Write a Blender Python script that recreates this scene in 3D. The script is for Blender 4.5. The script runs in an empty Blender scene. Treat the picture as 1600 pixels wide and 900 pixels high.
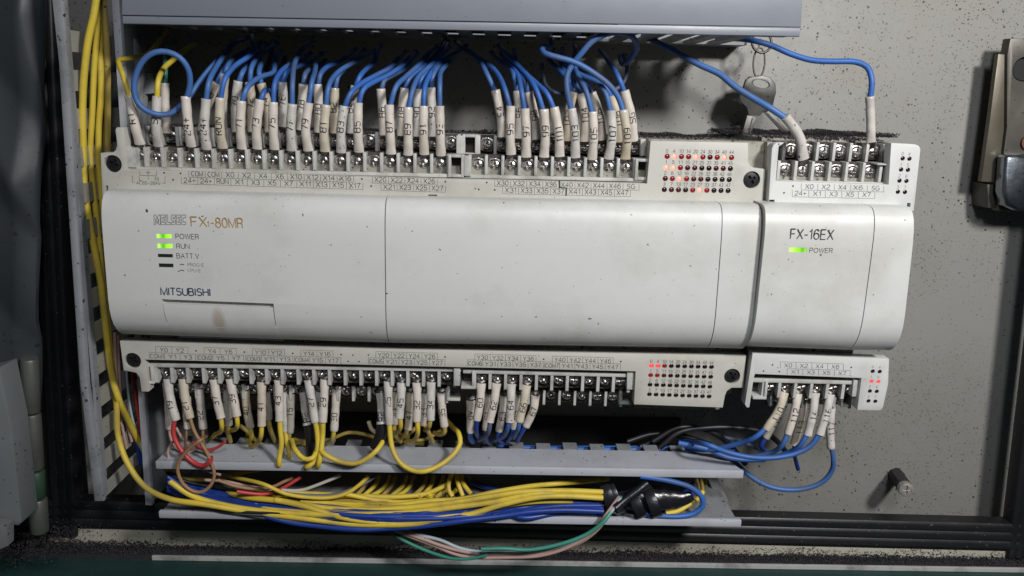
import bpy, bmesh, math, random
from mathutils import Vector, Matrix
random.seed(7)
S = bpy.context.scene
COL = S.collection
MM = 0.001

# ------------------------------------------------------------------ camera
F, YAW, PIT, ROLL = 1200.0, 0.01935, 0.24324, 0.02564
CAM = Vector((164.512, -356.80, 30.444))
fw = Vector((math.sin(YAW)*math.cos(PIT), math.cos(YAW)*math.cos(PIT), -math.sin(PIT)))
r0 = Vector((math.cos(YAW), -math.sin(YAW), 0)); u0 = r0.cross(fw)
RT = r0*math.cos(ROLL) + u0*math.sin(ROLL)
UP = -r0*math.sin(ROLL) + u0*math.cos(ROLL)
cd = bpy.data.cameras.new('camera'); cam = bpy.data.objects.new('camera', cd); COL.objects.link(cam)
cam.matrix_world = Matrix(((RT.x, UP.x, -fw.x, CAM.x*MM), (RT.y, UP.y, -fw.y, CAM.y*MM), (RT.z, UP.z, -fw.z, CAM.z*MM), (0, 0, 0, 1)))
cd.sensor_width = 36; cd.sensor_fit = 'HORIZONTAL'; cd.lens = F/1600*36; cd.clip_start = 0.01; cd.clip_end = 20
S.camera = cam

# ------------------------------------------------------------------ world, lamps, exposure
w = bpy.data.worlds.new('World'); S.world = w; w.use_nodes = True
w.node_tree.nodes['Background'].inputs[0].default_value = (0.62, 0.72, 0.85, 1)
w.node_tree.nodes['Background'].inputs[1].default_value = 0.035

def area(name, loc, target, size, power, color):
    l = bpy.data.lights.new(name, 'AREA'); l.shape = 'DISK'; l.size = size; l.energy = power; l.color = color
    o = bpy.data.objects.new(name, l); COL.objects.link(o)
    o.location = Vector(loc)*MM
    o.rotation_euler = (Vector(target)-Vector(loc)).to_track_quat('-Z', 'Y').to_euler()
    return o
area('main_lamp', (490, -480, 285), (300, 0, -60), 0.085, 3.6, (1.0, 0.98, 0.95))
area('second_lamp', (250, -560, 350), (290, 0, -70), 0.12, 1.55, (0.93, 0.96, 1.0))
S.view_settings.view_transform = 'Standard'; S.view_settings.look = 'None'
S.view_settings.exposure = 0.13; S.view_settings.gamma = 1.0
S.view_settings.use_curve_mapping = False

# ------------------------------------------------------------------ helpers
def P(px, py, Y=0.0):
    """the point on the upright plane at depth Y (mm) that the photograph shows at px, py"""
    d = fw*F + RT*(px-800) - UP*(py-450)
    t = (Y-CAM.y)/d.y
    return CAM + d*t
def px_mm(Y): return (Y-CAM.y)/F
WL = {}
def setp(o, label=None, cat=None, group=None, kind=None):
    if label: o['label'] = label
    if cat: o['category'] = cat
    if group: o['group'] = group
    if kind: o['kind'] = kind
    return o
def place(o, loc, parent=None):
    WL[o.name] = Vector(loc)
    if parent:
        o.parent = parent; o.location = (Vector(loc)-WL[parent.name])*MM
    else: o.location = Vector(loc)*MM
def empty(name, loc, **k):
    o = bpy.data.objects.new(name, None); o.empty_display_size = 0.01; COL.objects.link(o); place(o, loc); setp(o, **k); return o
def mobj(name, mesh, loc=(0, 0, 0), parent=None, **k):
    o = bpy.data.objects.new(name, mesh); COL.objects.link(o); place(o, loc, parent); setp(o, **k); return o
def finish(name, bm, mat, origin, smooth=None):
    for v in bm.verts: v.co = (v.co-Vector(origin))*MM
    bmesh.ops.recalc_face_normals(bm, faces=bm.faces)
    me = bpy.data.meshes.new(name)
    if smooth is not None:
        for f in bm.faces: f.smooth = True
        for e in bm.edges:
            if len(e.link_faces) == 2 and e.calc_face_angle(0) > math.radians(smooth): e.smooth = False
    bm.to_mesh(me); bm.free()
    for m in (mat if isinstance(mat, (list, tuple)) else [mat]): me.materials.append(m)
    return me
def build(name, bm, mat, parent=None, origin=None, smooth=None, **k):
    """one mesh object from a bmesh whose coordinates are world mm"""
    if origin is None:
        if parent is not None: origin = WL[parent.name]
        else:
            c = Vector((0, 0, 0)); n = len(bm.verts)
            for v in bm.verts: c += v.co
            origin = c/max(n, 1)
    return mobj(name, finish(name, bm, mat, origin, smooth), origin, parent, **k)
def box(bm, x0, x1, y0, y1, z0, z1, bev=0.0, mi=0):
    t = bmesh.new()
    vs = [t.verts.new(p) for p in ((x0, y0, z0), (x1, y0, z0), (x1, y1, z0), (x0, y1, z0), (x0, y0, z1), (x1, y0, z1), (x1, y1, z1), (x0, y1, z1))]
    for q in ((0, 1, 2, 3), (4, 5, 6, 7), (0, 1, 5, 4), (1, 2, 6, 5), (2, 3, 7, 6), (3, 0, 4, 7)): t.faces.new([vs[i] for i in q])
    bmesh.ops.recalc_face_normals(t, faces=t.faces)
    if bev: bmesh.ops.bevel(t, geom=t.edges[:], offset=bev, segments=2, affect='EDGES', profile=0.5)
    merge(bm, t, mi)
def merge(bm, t, mi=0):
    m = {}
    for v in t.verts: m[v] = bm.verts.new(v.co)
    for f in t.faces:
        try:
            nf = bm.faces.new([m[v] for v in f.verts]); nf.material_index = mi; nf.smooth = f.smooth
        except ValueError: pass
    t.free()
def prism(bm, pts, y0, y1, bev=0.0, y1_pts=None, mi=0):
    """outline pts (Vectors, read for x and z) given thickness from y0 (front) to y1 (back)"""
    t = bmesh.new()
    a = [t.verts.new((p.x, y0, p.z)) for p in pts]
    q = y1_pts or pts
    b = [t.verts.new((p.x, y1, p.z)) for p in q]
    n = len(pts)
    ff = t.faces.new(a); t.faces.new(b[::-1])
    for i in range(n): t.faces.new((a[i], a[(i+1) % n], b[(i+1) % n], b[i]))
    bmesh.ops.recalc_face_normals(t, faces=t.faces)
    if bev: bmesh.ops.bevel(t, geom=[e for e in ff.edges], offset=bev, segments=2, affect='EDGES', profile=0.5)
    merge(bm, t, mi)
def pxs(lst, Y): return [P(x, y, Y) for x, y in lst]
def cyl(bm, c, r, y0, y1, n=24, r1=None, mi=0, smooth=True):
    r1 = r if r1 is None else r1
    t = bmesh.new()
    a = [t.verts.new((c[0]+r*math.cos(i*math.tau/n), y0, c[2]+r*math.sin(i*math.tau/n))) for i in range(n)]
    b = [t.verts.new((c[0]+r1*math.cos(i*math.tau/n), y1, c[2]+r1*math.sin(i*math.tau/n))) for i in range(n)]
    t.faces.new(a); t.faces.new(b)
    for i in range(n): t.faces.new((a[i], a[(i+1) % n], b[(i+1) % n], b[i]))
    merge(bm, t, mi)
def lathe(bm, c, prof, n=24, mi=0):
    """prof = [(radius, y)...] about the axis through c along y"""
    t = bmesh.new(); rows = []
    for r, y in prof:
        if r < 1e-6: rows.append([t.verts.new((c[0], y, c[2]))])
        else: rows.append([t.verts.new((c[0]+r*math.cos(i*math.tau/n), y, c[2]+r*math.sin(i*math.tau/n))) for i in range(n)])
    for a, b in zip(rows, rows[1:]):
        for i in range(n):
            j = (i+1) % n
            if len(a) == 1 and len(b) > 1: t.faces.new((a[0], b[i], b[j]))
            elif len(b) == 1 and len(a) > 1: t.faces.new((a[i], a[j], b[0]))
            elif len(a) > 1: t.faces.new((a[i], a[j], b[j], b[i]))
    merge(bm, t, mi)
def cut(o, cutter_bm):
    """subtract a bmesh (world mm) from mesh object o"""
    me = finish('cutter', cutter_bm, MAT['dark'], WL[o.name] if o.name in WL else (0, 0, 0))
    c = bpy.data.objects.new('cutter', me); COL.objects.link(c)
    bpy.context.view_layer.update()
    c.matrix_world = o.matrix_world.copy()
    bpy.context.view_layer.update()
    md = o.modifiers.new('b', 'BOOLEAN'); md.operation = 'DIFFERENCE'; md.object = c; md.solver = 'EXACT'
    dg = bpy.context.evaluated_depsgraph_get()
    nm = bpy.data.meshes.new_from_object(o.evaluated_get(dg)); o.modifiers.clear()
    old = o.data; o.data = nm; nm.name = old.name
    bpy.data.objects.remove(c)
def spline(pts, step=1.6):
    """Catmull-Rom through the points, resampled"""
    pts = [Vector(p) for p in pts]
    if len(pts) == 2: pts = [pts[0], (pts[0]+pts[1])/2, pts[1]]
    q = [pts[0]*2-pts[1]] + pts + [pts[-1]*2-pts[-2]]
    out = [pts[0].copy()]
    for i in range(1, len(q)-2):
        p0, p1, p2, p3 = q[i-1], q[i], q[i+1], q[i+2]
        L = (p2-p1).length; n = max(2, int(L/step))
        d1 = max((p1-p0).length, .01)**.5; d2 = max(L, .01)**.5; d3 = max((p3-p2).length, .01)**.5
        m1 = ((p1-p0)/d1-(p2-p0)/(d1+d2)+(p2-p1)/d2)*d2
        m2 = ((p2-p1)/d2-(p3-p1)/(d2+d3)+(p3-p2)/d3)*d2
        for k in range(1, n+1):
            t = k/n
            out.append((2*t**3-3*t*t+1)*p1+(t**3-2*t*t+t)*m1+(-2*t**3+3*t*t)*p2+(t**3-t*t)*m2)
    return out
def tube(bm, pts, rads, n=10, cap=True, mi=0):
    """swept tube; rads: number, or a list of (side radius, front radius) per point; side/front frames follow the camera side (-Y)"""
    t = bmesh.new(); rows = []; N = len(pts)
    prev = None
    for i, p in enumerate(pts):
        tg = (pts[min(i+1, N-1)]-pts[max(i-1, 0)])
        if tg.length < 1e-6: tg = Vector((0, 0, 1))
        tg.normalize()
        if prev is None:
            f = Vector((0, -1, 0)); f = f-tg*f.dot(tg)
            if f.length < .2: f = Vector((0, 0, 1))-tg*tg.z
        else: f = prev-tg*prev.dot(tg)
        f.normalize(); prev = f; s = tg.cross(f)
        rr = rads if not isinstance(rads, (list, tuple)) else rads[i]
        ra, rb = rr if isinstance(rr, (list, tuple)) else (rr, rr)
        rows.append([t.verts.new(p+s*(ra*math.cos(k*math.tau/n))+f*(rb*math.sin(k*math.tau/n))) for k in range(n)])
    for a, b in zip(rows, rows[1:]):
        for k in range(n): t.faces.new((a[k], a[(k+1) % n], b[(k+1) % n], b[k]))
    if cap: t.faces.new(rows[0][::-1]); t.faces.new(rows[-1])
    merge(bm, t, mi)

# ------------------------------------------------------------------ materials
MAT = {}
def mat(name, col, rough=.5, metal=0., noise=0., nscale=60., specks=0., spk_scale=260., bump=0., bscale=400., dirt=None, dirt_amt=0., dirt_scale=25., coat=0., emit=None, estr=0., spec=0.5, speck_col=(0.015, 0.014, 0.015)):
    m = bpy.data.materials.new(name); m.use_nodes = True
    nt = m.node_tree; N = nt.nodes; L = nt.links; b = N['Principled BSDF']
    b.inputs['Roughness'].default_value = rough; b.inputs['Metallic'].default_value = metal
    b.inputs['Coat Weight'].default_value = coat; b.inputs['Specular IOR Level'].default_value = spec
    geo = N.new('ShaderNodeNewGeometry'); pos = geo.outputs['Position']
    base = N.new('ShaderNodeRGB'); base.outputs[0].default_value = (*col, 1); cur = base.outputs[0]
    def mix(a, fac, colb, mode='MIX'):
        x = N.new('ShaderNodeMix'); x.data_type = 'RGBA'; x.blend_type = mode
        if hasattr(fac, 'is_linked'): L.new(fac, x.inputs[0])
        else: x.inputs[0].default_value = fac
        L.new(a, x.inputs[6])
        if hasattr(colb, 'is_linked'): L.new(colb, x.inputs[7])
        else: x.inputs[7].default_value = (*colb, 1)
        return x.outputs[2]
    def noise_tex(scale, detail=4, rough_=.55):
        n = N.new('ShaderNodeTexNoise'); n.inputs['Scale'].default_value = scale; n.inputs['Detail'].default_value = detail
        n.inputs['Roughness'].default_value = rough_; L.new(pos, n.inputs['Vector']); return n.outputs[0]
    def ramp(a, lo, hi, inv=False):
        r = N.new('ShaderNodeMapRange'); r.inputs[1].default_value = lo; r.inputs[2].default_value = hi
        r.inputs[3].default_value = 1. if inv else 0.; r.inputs[4].default_value = 0. if inv else 1.
        L.new(a, r.inputs[0]); return r.outputs[0]
    def mul(a, b_):
        x = N.new('ShaderNodeMath'); x.operation = 'MULTIPLY'
        for i, v in enumerate((a, b_)):
            if hasattr(v, 'is_linked'): L.new(v, x.inputs[i])
            else: x.inputs[i].default_value = v
        return x.outputs[0]
    if noise:
        n1 = ramp(noise_tex(nscale), .3, .7)
        cur = mix(cur, mul(n1, noise), tuple(c*.45 for c in col))
    if dirt:
        n2 = ramp(noise_tex(dirt_scale, 6, .65), .48, .72)
        cur = mix(cur, mul(n2, dirt_amt), dirt)
    if specks:
        def layer(sc, mx):
            v = N.new('ShaderNodeTexVoronoi'); v.inputs['Scale'].default_value = sc
            nz = N.new('ShaderNodeTexNoise'); nz.inputs['Scale'].default_value = sc*2.2; nz.inputs['Detail'].default_value = 2; L.new(pos, nz.inputs['Vector'])
            ad = N.new('ShaderNodeVectorMath'); ad.operation = 'MULTIPLY_ADD'; L.new(nz.outputs['Color'], ad.inputs[0])
            ad.inputs[1].default_value = (.55/sc,)*3; L.new(pos, ad.inputs[2]); L.new(ad.outputs[0], v.inputs['Vector'])
            sp = N.new('ShaderNodeSeparateColor'); L.new(v.outputs['Color'], sp.inputs[0])
            pw = N.new('ShaderNodeMath'); pw.operation = 'POWER'; L.new(sp.outputs[0], pw.inputs[0]); pw.inputs[1].default_value = 4.0
            th = mul(pw.outputs[0], mx)
            lt = N.new('ShaderNodeMath'); lt.operation = 'LESS_THAN'; L.new(v.outputs['Distance'], lt.inputs[0]); L.new(th, lt.inputs[1])
            return lt.outputs[0]
        dens = ramp(noise_tex(18, 3), .35, .6)
        a1 = mul(layer(spk_scale, .30*specks), ramp(noise_tex(11, 3), .30, .5))
        a2 = layer(spk_scale*2.1, .40*specks)
        cur = mix(cur, mul(a1, .9), speck_col)
        cur = mix(cur, mul(mul(a2, dens), .8), speck_col)
    L.new(cur, b.inputs['Base Color'])
    if bump:
        bp = N.new('ShaderNodeBump'); bp.inputs['Strength'].default_value = bump; bp.inputs['Distance'].default_value = 0.0004
        L.new(noise_tex(bscale, 4), bp.inputs['Height']); L.new(bp.outputs[0], b.inputs['Normal'])
    if noise or dirt:
        rr = N.new('ShaderNodeMapRange'); rr.inputs[3].default_value = max(.05, rough-.08); rr.inputs[4].default_value = min(1, rough+.12)
        L.new(noise_tex(90, 3), rr.inputs[0]); L.new(rr.outputs[0], b.inputs['Roughness'])
    if emit:
        b.inputs['Emission Color'].default_value = (*emit, 1); b.inputs['Emission Strength'].default_value = estr
    MAT[name] = m; return m

mat('panel', (.262, .258, .242), .55, noise=.10, nscale=14, specks=1.25, spk_scale=560, bump=.12, bscale=350, dirt=(.20, .185, .15), dirt_amt=.40, dirt_scale=9)
mat('cover', (.585, .59, .575), .40, noise=.10, nscale=22, specks=.42, spk_scale=250, dirt=(.34, .32, .27), dirt_amt=.45, dirt_scale=20, bump=.05, bscale=900)
mat('plate', (.49, .48, .435), .5, noise=.12, nscale=30, specks=.35, spk_scale=200, dirt=(.22, .19, .15), dirt_amt=.3, dirt_scale=40)
mat('plate_ext', (.56, .565, .55), .5, noise=.10, nscale=30, specks=.35, spk_scale=200, dirt=(.25, .23, .2), dirt_amt=.25, dirt_scale=40)
mat('barrier', (.50, .50, .475), .45, noise=.25, nscale=110, specks=.55, spk_scale=420, dirt=(.14, .12, .10), dirt_amt=.55, dirt_scale=90)
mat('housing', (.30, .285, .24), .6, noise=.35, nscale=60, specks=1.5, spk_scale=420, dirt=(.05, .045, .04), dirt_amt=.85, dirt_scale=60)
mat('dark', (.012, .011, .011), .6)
mat('cavity', (.05, .042, .036), .7, noise=.5, nscale=150, dirt=(.10, .08, .06), dirt_amt=.5, dirt_scale=120)
mat('screw', (.52, .50, .48), .30, metal=1., noise=.5, nscale=420, dirt=(.07, .05, .04), dirt_amt=.75, dirt_scale=260, bump=.25, bscale=700)
mat('mount_screw', (.035, .035, .04), .42, metal=.6, noise=.4, nscale=300, dirt=(.02, .018, .016), dirt_amt=.6, dirt_scale=200)
mat('lug', (.16, .15, .14), .4, metal=.9, noise=.5, nscale=300)
mat('sleeve', (.62, .565, .51), .30, noise=.10, nscale=90, specks=.35, spk_scale=380, dirt=(.30, .23, .15), dirt_amt=.35, dirt_scale=90, coat=.15)
mat('sleeve_shaded', (.40, .37, .33), .4, noise=.25, nscale=90, specks=.8, spk_scale=380, dirt=(.16, .12, .08), dirt_amt=.5, dirt_scale=90)  # greyer, dirtier white sleeve: shade behind the front sleeves is put into its colour
mat('blue', (.034, .13, .44), .5, noise=.4, nscale=60, specks=.4, spk_scale=500, dirt=(.07, .085, .13), dirt_amt=.65, dirt_scale=60)
mat('blue_deep', (.013, .045, .27), .38, noise=.3, nscale=60, dirt=(.02, .03, .06), dirt_amt=.4, dirt_scale=60)
mat('blue_b', (.05, .14, .38), .5, noise=.35, nscale=45, specks=.7, spk_scale=500, dirt=(.09, .10, .13), dirt_amt=.75, dirt_scale=45)
mat('sleeve_b', (.56, .495, .40), .36, noise=.16, nscale=70, specks=.5, spk_scale=380, dirt=(.33, .24, .13), dirt_amt=.6, dirt_scale=60, coat=.1)
mat('sleeve_c', (.56, .53, .50), .4, noise=.22, nscale=120, specks=.8, spk_scale=420, dirt=(.24, .20, .16), dirt_amt=.55, dirt_scale=80)
mat('blue_dusty', (.09, .12, .22), .6, noise=.4, nscale=60, specks=.8, spk_scale=500, dirt=(.08, .08, .09), dirt_amt=.8, dirt_scale=70)
mat('yellow', (.64, .48, .05), .48, noise=.28, nscale=50, specks=.35, spk_scale=400, dirt=(.26, .19, .08), dirt_amt=.6, dirt_scale=50)
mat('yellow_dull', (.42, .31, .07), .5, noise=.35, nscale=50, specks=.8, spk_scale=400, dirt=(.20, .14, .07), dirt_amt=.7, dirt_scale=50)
mat('cream_wire', (.50, .42, .26), .5, noise=.35, nscale=60, specks=.6, spk_scale=400, dirt=(.20, .15, .09), dirt_amt=.5, dirt_scale=60)
mat('red_wire', (.50, .045, .05), .4, noise=.3, nscale=60, dirt=(.16, .03, .03), dirt_amt=.4)
mat('pink_wire', (.48, .31, .27), .5, noise=.3, nscale=60, specks=.5, spk_scale=400, dirt=(.2, .13, .1), dirt_amt=.4)
mat('brown_wire', (.33, .19, .095), .5, noise=.3, nscale=60, specks=.5, spk_scale=400, dirt=(.12, .08, .05), dirt_amt=.5)
mat('green_wire', (.05, .27, .20), .4, noise=.3, nscale=60, dirt=(.03, .1, .08), dirt_amt=.3)
mat('pale_wire', (.42, .50, .54), .4, noise=.3, nscale=60, dirt=(.15, .16, .16), dirt_amt=.4)
mat('white_wire', (.55, .53, .48), .45, noise=.3, nscale=60, dirt=(.2, .17, .13), dirt_amt=.5)
mat('grey_wire', (.13, .13, .14), .5, noise=.3, nscale=60)
mat('black_wire', (.010, .010, .012), .45)
mat('tape', (.010, .010, .014), .30, bump=.9, bscale=160, spec=.7)
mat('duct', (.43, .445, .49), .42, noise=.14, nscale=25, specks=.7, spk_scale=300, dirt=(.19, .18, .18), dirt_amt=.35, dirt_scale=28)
mat('lid', (.19, .205, .24), .36, noise=.08, nscale=20, specks=.4, spk_scale=260, bump=.04, bscale=500)
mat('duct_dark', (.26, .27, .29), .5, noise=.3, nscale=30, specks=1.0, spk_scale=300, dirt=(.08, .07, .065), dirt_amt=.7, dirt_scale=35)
mat('duct_tab', (.33, .32, .28), .5, noise=.2, nscale=40, specks=.6, spk_scale=300, dirt=(.22, .19, .15), dirt_amt=.4)
mat('ink', (.035, .035, .04), .5)
mat('ink_fade', (.16, .155, .15), .5)
mat('ink_gold', (.42, .25, .09), .5)
mat('ink_navy', (.05, .055, .11), .5)
mat('marker_ink', (.012, .012, .013), .45)
mat('rubber', (.012, .012, .014), .38, noise=.4, nscale=40, specks=.6, spk_scale=260, speck_col=(.12, .12, .12), bump=.1)
mat('cabinet', (.40, .385, .32), .5, noise=.2, nscale=20, specks=.9, spk_scale=240, dirt=(.15, .11, .09), dirt_amt=.6, dirt_scale=14)
mat('crumb', (.022, .019, .023), .75, noise=.5, nscale=200)
mat('crumb_bed', (.028, .024, .028), .8, noise=.5, nscale=200, bump=1., bscale=500)
mat('green_floor', (.012, .045, .040), .55, noise=.45, nscale=30, specks=.6, spk_scale=240, dirt=(.04, .06, .06), dirt_amt=.6, dirt_scale=22, bump=.2, bscale=120)
mat('lip', (.42, .42, .41), .4, noise=.3, nscale=60, dirt=(.06, .05, .05), dirt_amt=.7, dirt_scale=60)
mat('door', (.030, .037, .043), .5, noise=.4, nscale=22, specks=.9, spk_scale=180, dirt=(.03, .035, .04), dirt_amt=.6, dirt_scale=16, bump=.2, bscale=60)
mat('door_edge', (.17, .185, .19), .5, noise=.3, nscale=22, specks=.8, spk_scale=220, dirt=(.12, .12, .11), dirt_amt=.5, dirt_scale=14)
mat('hinge', (.11, .115, .105), .45, metal=.3, noise=.4, nscale=40, dirt=(.05, .05, .045), dirt_amt=.6, dirt_scale=40)
mat('hinge_green', (.022, .06, .035), .5, noise=.4, nscale=40, dirt=(.03, .05, .03), dirt_amt=.6)
mat('latch', (.10, .092, .08), .42, metal=.45, noise=.4, nscale=60, specks=.9, spk_scale=400, dirt=(.045, .038, .03), dirt_amt=.6, dirt_scale=35)
mat('latch_edge', (.13, .115, .088), .42, metal=.45, noise=.4, nscale=60, dirt=(.08, .06, .04), dirt_amt=.6, dirt_scale=35)
mat('chrome', (.38, .42, .47), .24, metal=1., noise=.5, nscale=70, specks=.8, spk_scale=300, dirt=(.06, .06, .06), dirt_amt=.5, dirt_scale=50, bump=.2)
mat('rust', (.16, .065, .03), .6, noise=.5, nscale=200)
mat('key', (.13, .127, .12), .42, metal=.6, noise=.35, nscale=160, specks=.8, spk_scale=420, dirt=(.10, .09, .08), dirt_amt=.5, dirt_scale=80)
mat('ring', (.10, .09, .085), .35, metal=1., noise=.5, nscale=300)
mat('bolt_head', (.45, .43, .40), .35, metal=.6, noise=.3, nscale=200, dirt=(.1, .09, .08), dirt_amt=.6, dirt_scale=150)
mat('plastic_grey', (.30, .31, .33), .5, noise=.2, nscale=30, specks=.6, spk_scale=260)
mat('led_off', (.015, .004, .005), .25)
mat('led_faint', (.07, .004, .007), .25, emit=(.6, .01, .02), estr=.02)
mat('led_dim', (.18, .006, .010), .25, emit=(1., .01, .02), estr=.10)
mat('led_on', (.6, .05, .06), .25, emit=(1., .07, .08), estr=.8)
mat('led_bright', (.8, .3, .25), .25, emit=(1., .24, .17), estr=1.2)
mat('lens_dark', (.02, .025, .018), .22, noise=.5, nscale=300)

def green_lamp(name, x0, x1, dark_at):
    m = bpy.data.materials.new(name); m.use_nodes = True; N = m.node_tree.nodes; L = m.node_tree.links; b = N['Principled BSDF']
    g = N.new('ShaderNodeNewGeometry'); s = N.new('ShaderNodeSeparateXYZ'); L.new(g.outputs['Position'], s.inputs[0])
    r = N.new('ShaderNodeMapRange'); r.inputs[1].default_value = x0*MM; r.inputs[2].default_value = x1*MM; L.new(s.outputs[0], r.inputs[0])
    cr = N.new('ShaderNodeValToRGB'); L.new(r.outputs[0], cr.inputs[0]); e = cr.color_ramp.elements
    stops = [(0., (.45, .95, .06)), (.12, (.55, 1., .16)), (max(.13, dark_at-.18), (.18, .55, .02)), (dark_at, (.07, .28, .01)), (min(.95, dark_at+.2), (.34, .95, .03)), (1., (.45, 1., .08))]
    if dark_at > .7: stops = [(0., (.55, .95, .2)), (.2, (.62, 1., .25)), (.45, (.35, .95, .03)), (dark_at, (.05, .25, .01)), (.93, (.18, .5, .03)), (1., (.3, .8, .05))]
    e[0].position = stops[0][0]; e[0].color = (*stops[0][1], 1); e[1].position = 1.; e[1].color = (*stops[-1][1], 1)
    for p, c in stops[1:-1]: k = e.new(p); k.color = (*c, 1)
    L.new(cr.outputs[0], b.inputs['Emission Color']); b.inputs['Emission Strength'].default_value = .95
    b.inputs['Base Color'].default_value = (.1, .3, .02, 1); b.inputs['Roughness'].default_value = .2
    return m

# ------------------------------------------------------------------ lettering
def arc(cx, cy, rx, ry, a0, a1, n=None):
    n = n or max(3, int(abs(a1-a0)/22)); return [(cx+rx*math.cos(math.radians(a0+(a1-a0)*k/n)), cy+ry*math.sin(math.radians(a0+(a1-a0)*k/n))) for k in range(n+1)]
LT = {  # light sans letters: width, strokes on a cap height of 1
 '0': (.58, [arc(.29, .5, .29, .5, 0, 360, 16)]),
 '1': (.30, [[(0, .78), (.13, .82), (.24, 1), (.24, 0)]]),
 '2': (.58, [arc(.29, .72, .28, .28, 170, -20)+[(.48, .5), (.08, .18), (0, 0), (.58, 0)]]),
 '3': (.58, [arc(.28, .75, .25, .25, 165, -90)+arc(.28, .26, .3, .26, 90, -165)]),
 '4': (.60, [[(.45, 0), (.45, 1), (0, .3), (.6, .3)]]),
 '5': (.58, [[(.54, 1), (.1, 1), (.04, .5)]+arc(.28, .31, .3, .31, 130, -160)]),
 '6': (.58, [[(.53, .82)]+arc(.3, .74, .24, .26, 40, 150)+[(.0, .5), (0, .3)]+arc(.29, .31, .29, .31, 180, 540, 14)]),
 '7': (.56, [[(0, 1), (.56, 1), (.36, .6), (.2, 0)]]),
 '8': (.58, [arc(.29, .76, .24, .24, 0, 360, 12), arc(.29, .27, .29, .27, 0, 360, 14)]),
 '9': (.58, [[(.05, .18)]+arc(.28, .26, .24, .26, 220, 330)+[(.58, .5), (.58, .7)]+arc(.29, .69, .29, .31, 0, 360, 14)]),
 'A': (.70, [[(0, 0), (.35, 1), (.7, 0)], [(.13, .36), (.57, .36)]]),
 'B': (.62, [[(0, 0), (0, 1), (.36, 1)]+arc(.36, .765, .2, .235, 90, -90)+[(0, .53)], [(.36, .53)]+arc(.36, .265, .26, .265, 90, -90)+[(0, 0)]]),
 'C': (.70, [arc(.37, .5, .37, .5, 48, 312, 14)]),
 'D': (.68, [[(0, 0), (0, 1), (.3, 1)]+arc(.3, .5, .38, .5, 90, -90, 10)+[(0, 0)]]),
 'E': (.56, [[(.56, 1), (0, 1), (0, 0), (.56, 0)], [(0, .53), (.5, .53)]]),
 'F': (.54, [[(.54, 1), (0, 1), (0, 0)], [(0, .52), (.46, .52)]]),
 'G': (.74, [arc(.38, .5, .38, .5, 48, 300, 14)+[(.72, .1), (.74, .46), (.42, .46)]]),
 'H': (.66, [[(0, 0), (0, 1)], [(.66, 0), (.66, 1)], [(0, .53), (.66, .53)]]),
 'I': (.10, [[(.05, 0), (.05, 1)]]),
 'L': (.50, [[(0, 1), (0, 0), (.5, 0)]]),
 'M': (.80, [[(0, 0), (0, 1), (.4, .05), (.8, 1), (.8, 0)]]),
 'N': (.68, [[(0, 0), (0, 1), (.68, 0), (.68, 1)]]),
 'O': (.78, [arc(.39, .5, .39, .5, 0, 360, 18)]),
 'P': (.58, [[(0, 0), (0, 1), (.32, 1)]+arc(.32, .735, .26, .265, 90, -90)+[(0, .47)]]),
 'R': (.62, [[(0, 0), (0, 1), (.34, 1)]+arc(.34, .75, .25, .25, 90, -90)+[(0, .5)], [(.34, .5), (.52, .4), (.56, 0)]]),
 'S': (.62, [arc(.31, .74, .27, .26, 25, 225)+arc(.31, .27, .29, .27, 60, -155)]),
 'T': (.62, [[(0, 1), (.62, 1)], [(.31, 1), (.31, 0)]]),
 'U': (.64, [[(0, 1), (0, .3)]+arc(.32, .3, .32, .3, 180, 360)+[(.64, 1)]]),
 'V': (.66, [[(0, 1), (.33, 0), (.66, 1)]]),
 'W': (.96, [[(0, 1), (.24, 0), (.48, 1), (.72, 0), (.96, 1)]]),
 'X': (.66, [[(0, 0), (.66, 1)], [(0, 1), (.66, 0)]]),
 'Y': (.66, [[(0, 1), (.33, .46), (.66, 1)], [(.33, .46), (.33, 0)]]),
 '-': (.36, [[(0, .42), (.36, .42)]]), '+': (.5, [[(0, .45), (.5, .45)], [(.25, .7), (.25, .2)]]), '.': (.1, [[(0, .03), (.1, .03)]]), '~': (.6, [[(0, .4), (.15, .52), (.3, .45), (.45, .38), (.6, .5)]]),
}
def printed(bm, body, px, py, h, Y, wpx=None, mi=0, weight=.115, gap=.2, **_):
    """flat print centred on pixel px, py; capital height h px; lies 0.06 mm proud of plane Y"""
    tot = sum(LT[c][0] for c in body)+gap*(len(body)-1)
    c = P(px, py, Y); sc = h*px_mm(Y)*1.03
    sx = sc if wpx is None else wpx*px_mm(Y)*1.02/tot
    x = -tot/2; hw = weight*sc/2; lay = 0
    for ch in body:
        wd, strokes = LT[ch]
        for st in strokes:
            pts = [Vector((c.x+(x+a)*sx, 0, c.z+(b-.5)*sc)) for a, b in st]; prev = None; lay += 1
            for k, p in enumerate(pts):
                a = pts[max(0, k-1)]; b = pts[min(len(pts)-1, k+1)]
                d1 = (p-a); d2 = (b-p)
                if d1.length < 1e-6: d1 = d2
                if d2.length < 1e-6: d2 = d1
                d1 = d1.normalized(); d2 = d2.normalized(); d = d1+d2
                if d.length < .2: d = d1
                d.normalize(); n = Vector((-d.z, 0, d.x)); m = hw/max(.45, abs(d.dot(d1)))
                yy = Y-.05-.004*(lay % 3)
                pr = [bm.verts.new((p.x+n.x*q*m, yy, p.z+n.z*q*m)) for q in (-1, 1)]
                if prev: f = bm.faces.new((prev[0], prev[1], pr[1], pr[0])); f.material_index = mi
                prev = pr
        x += wd+gap
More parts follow.
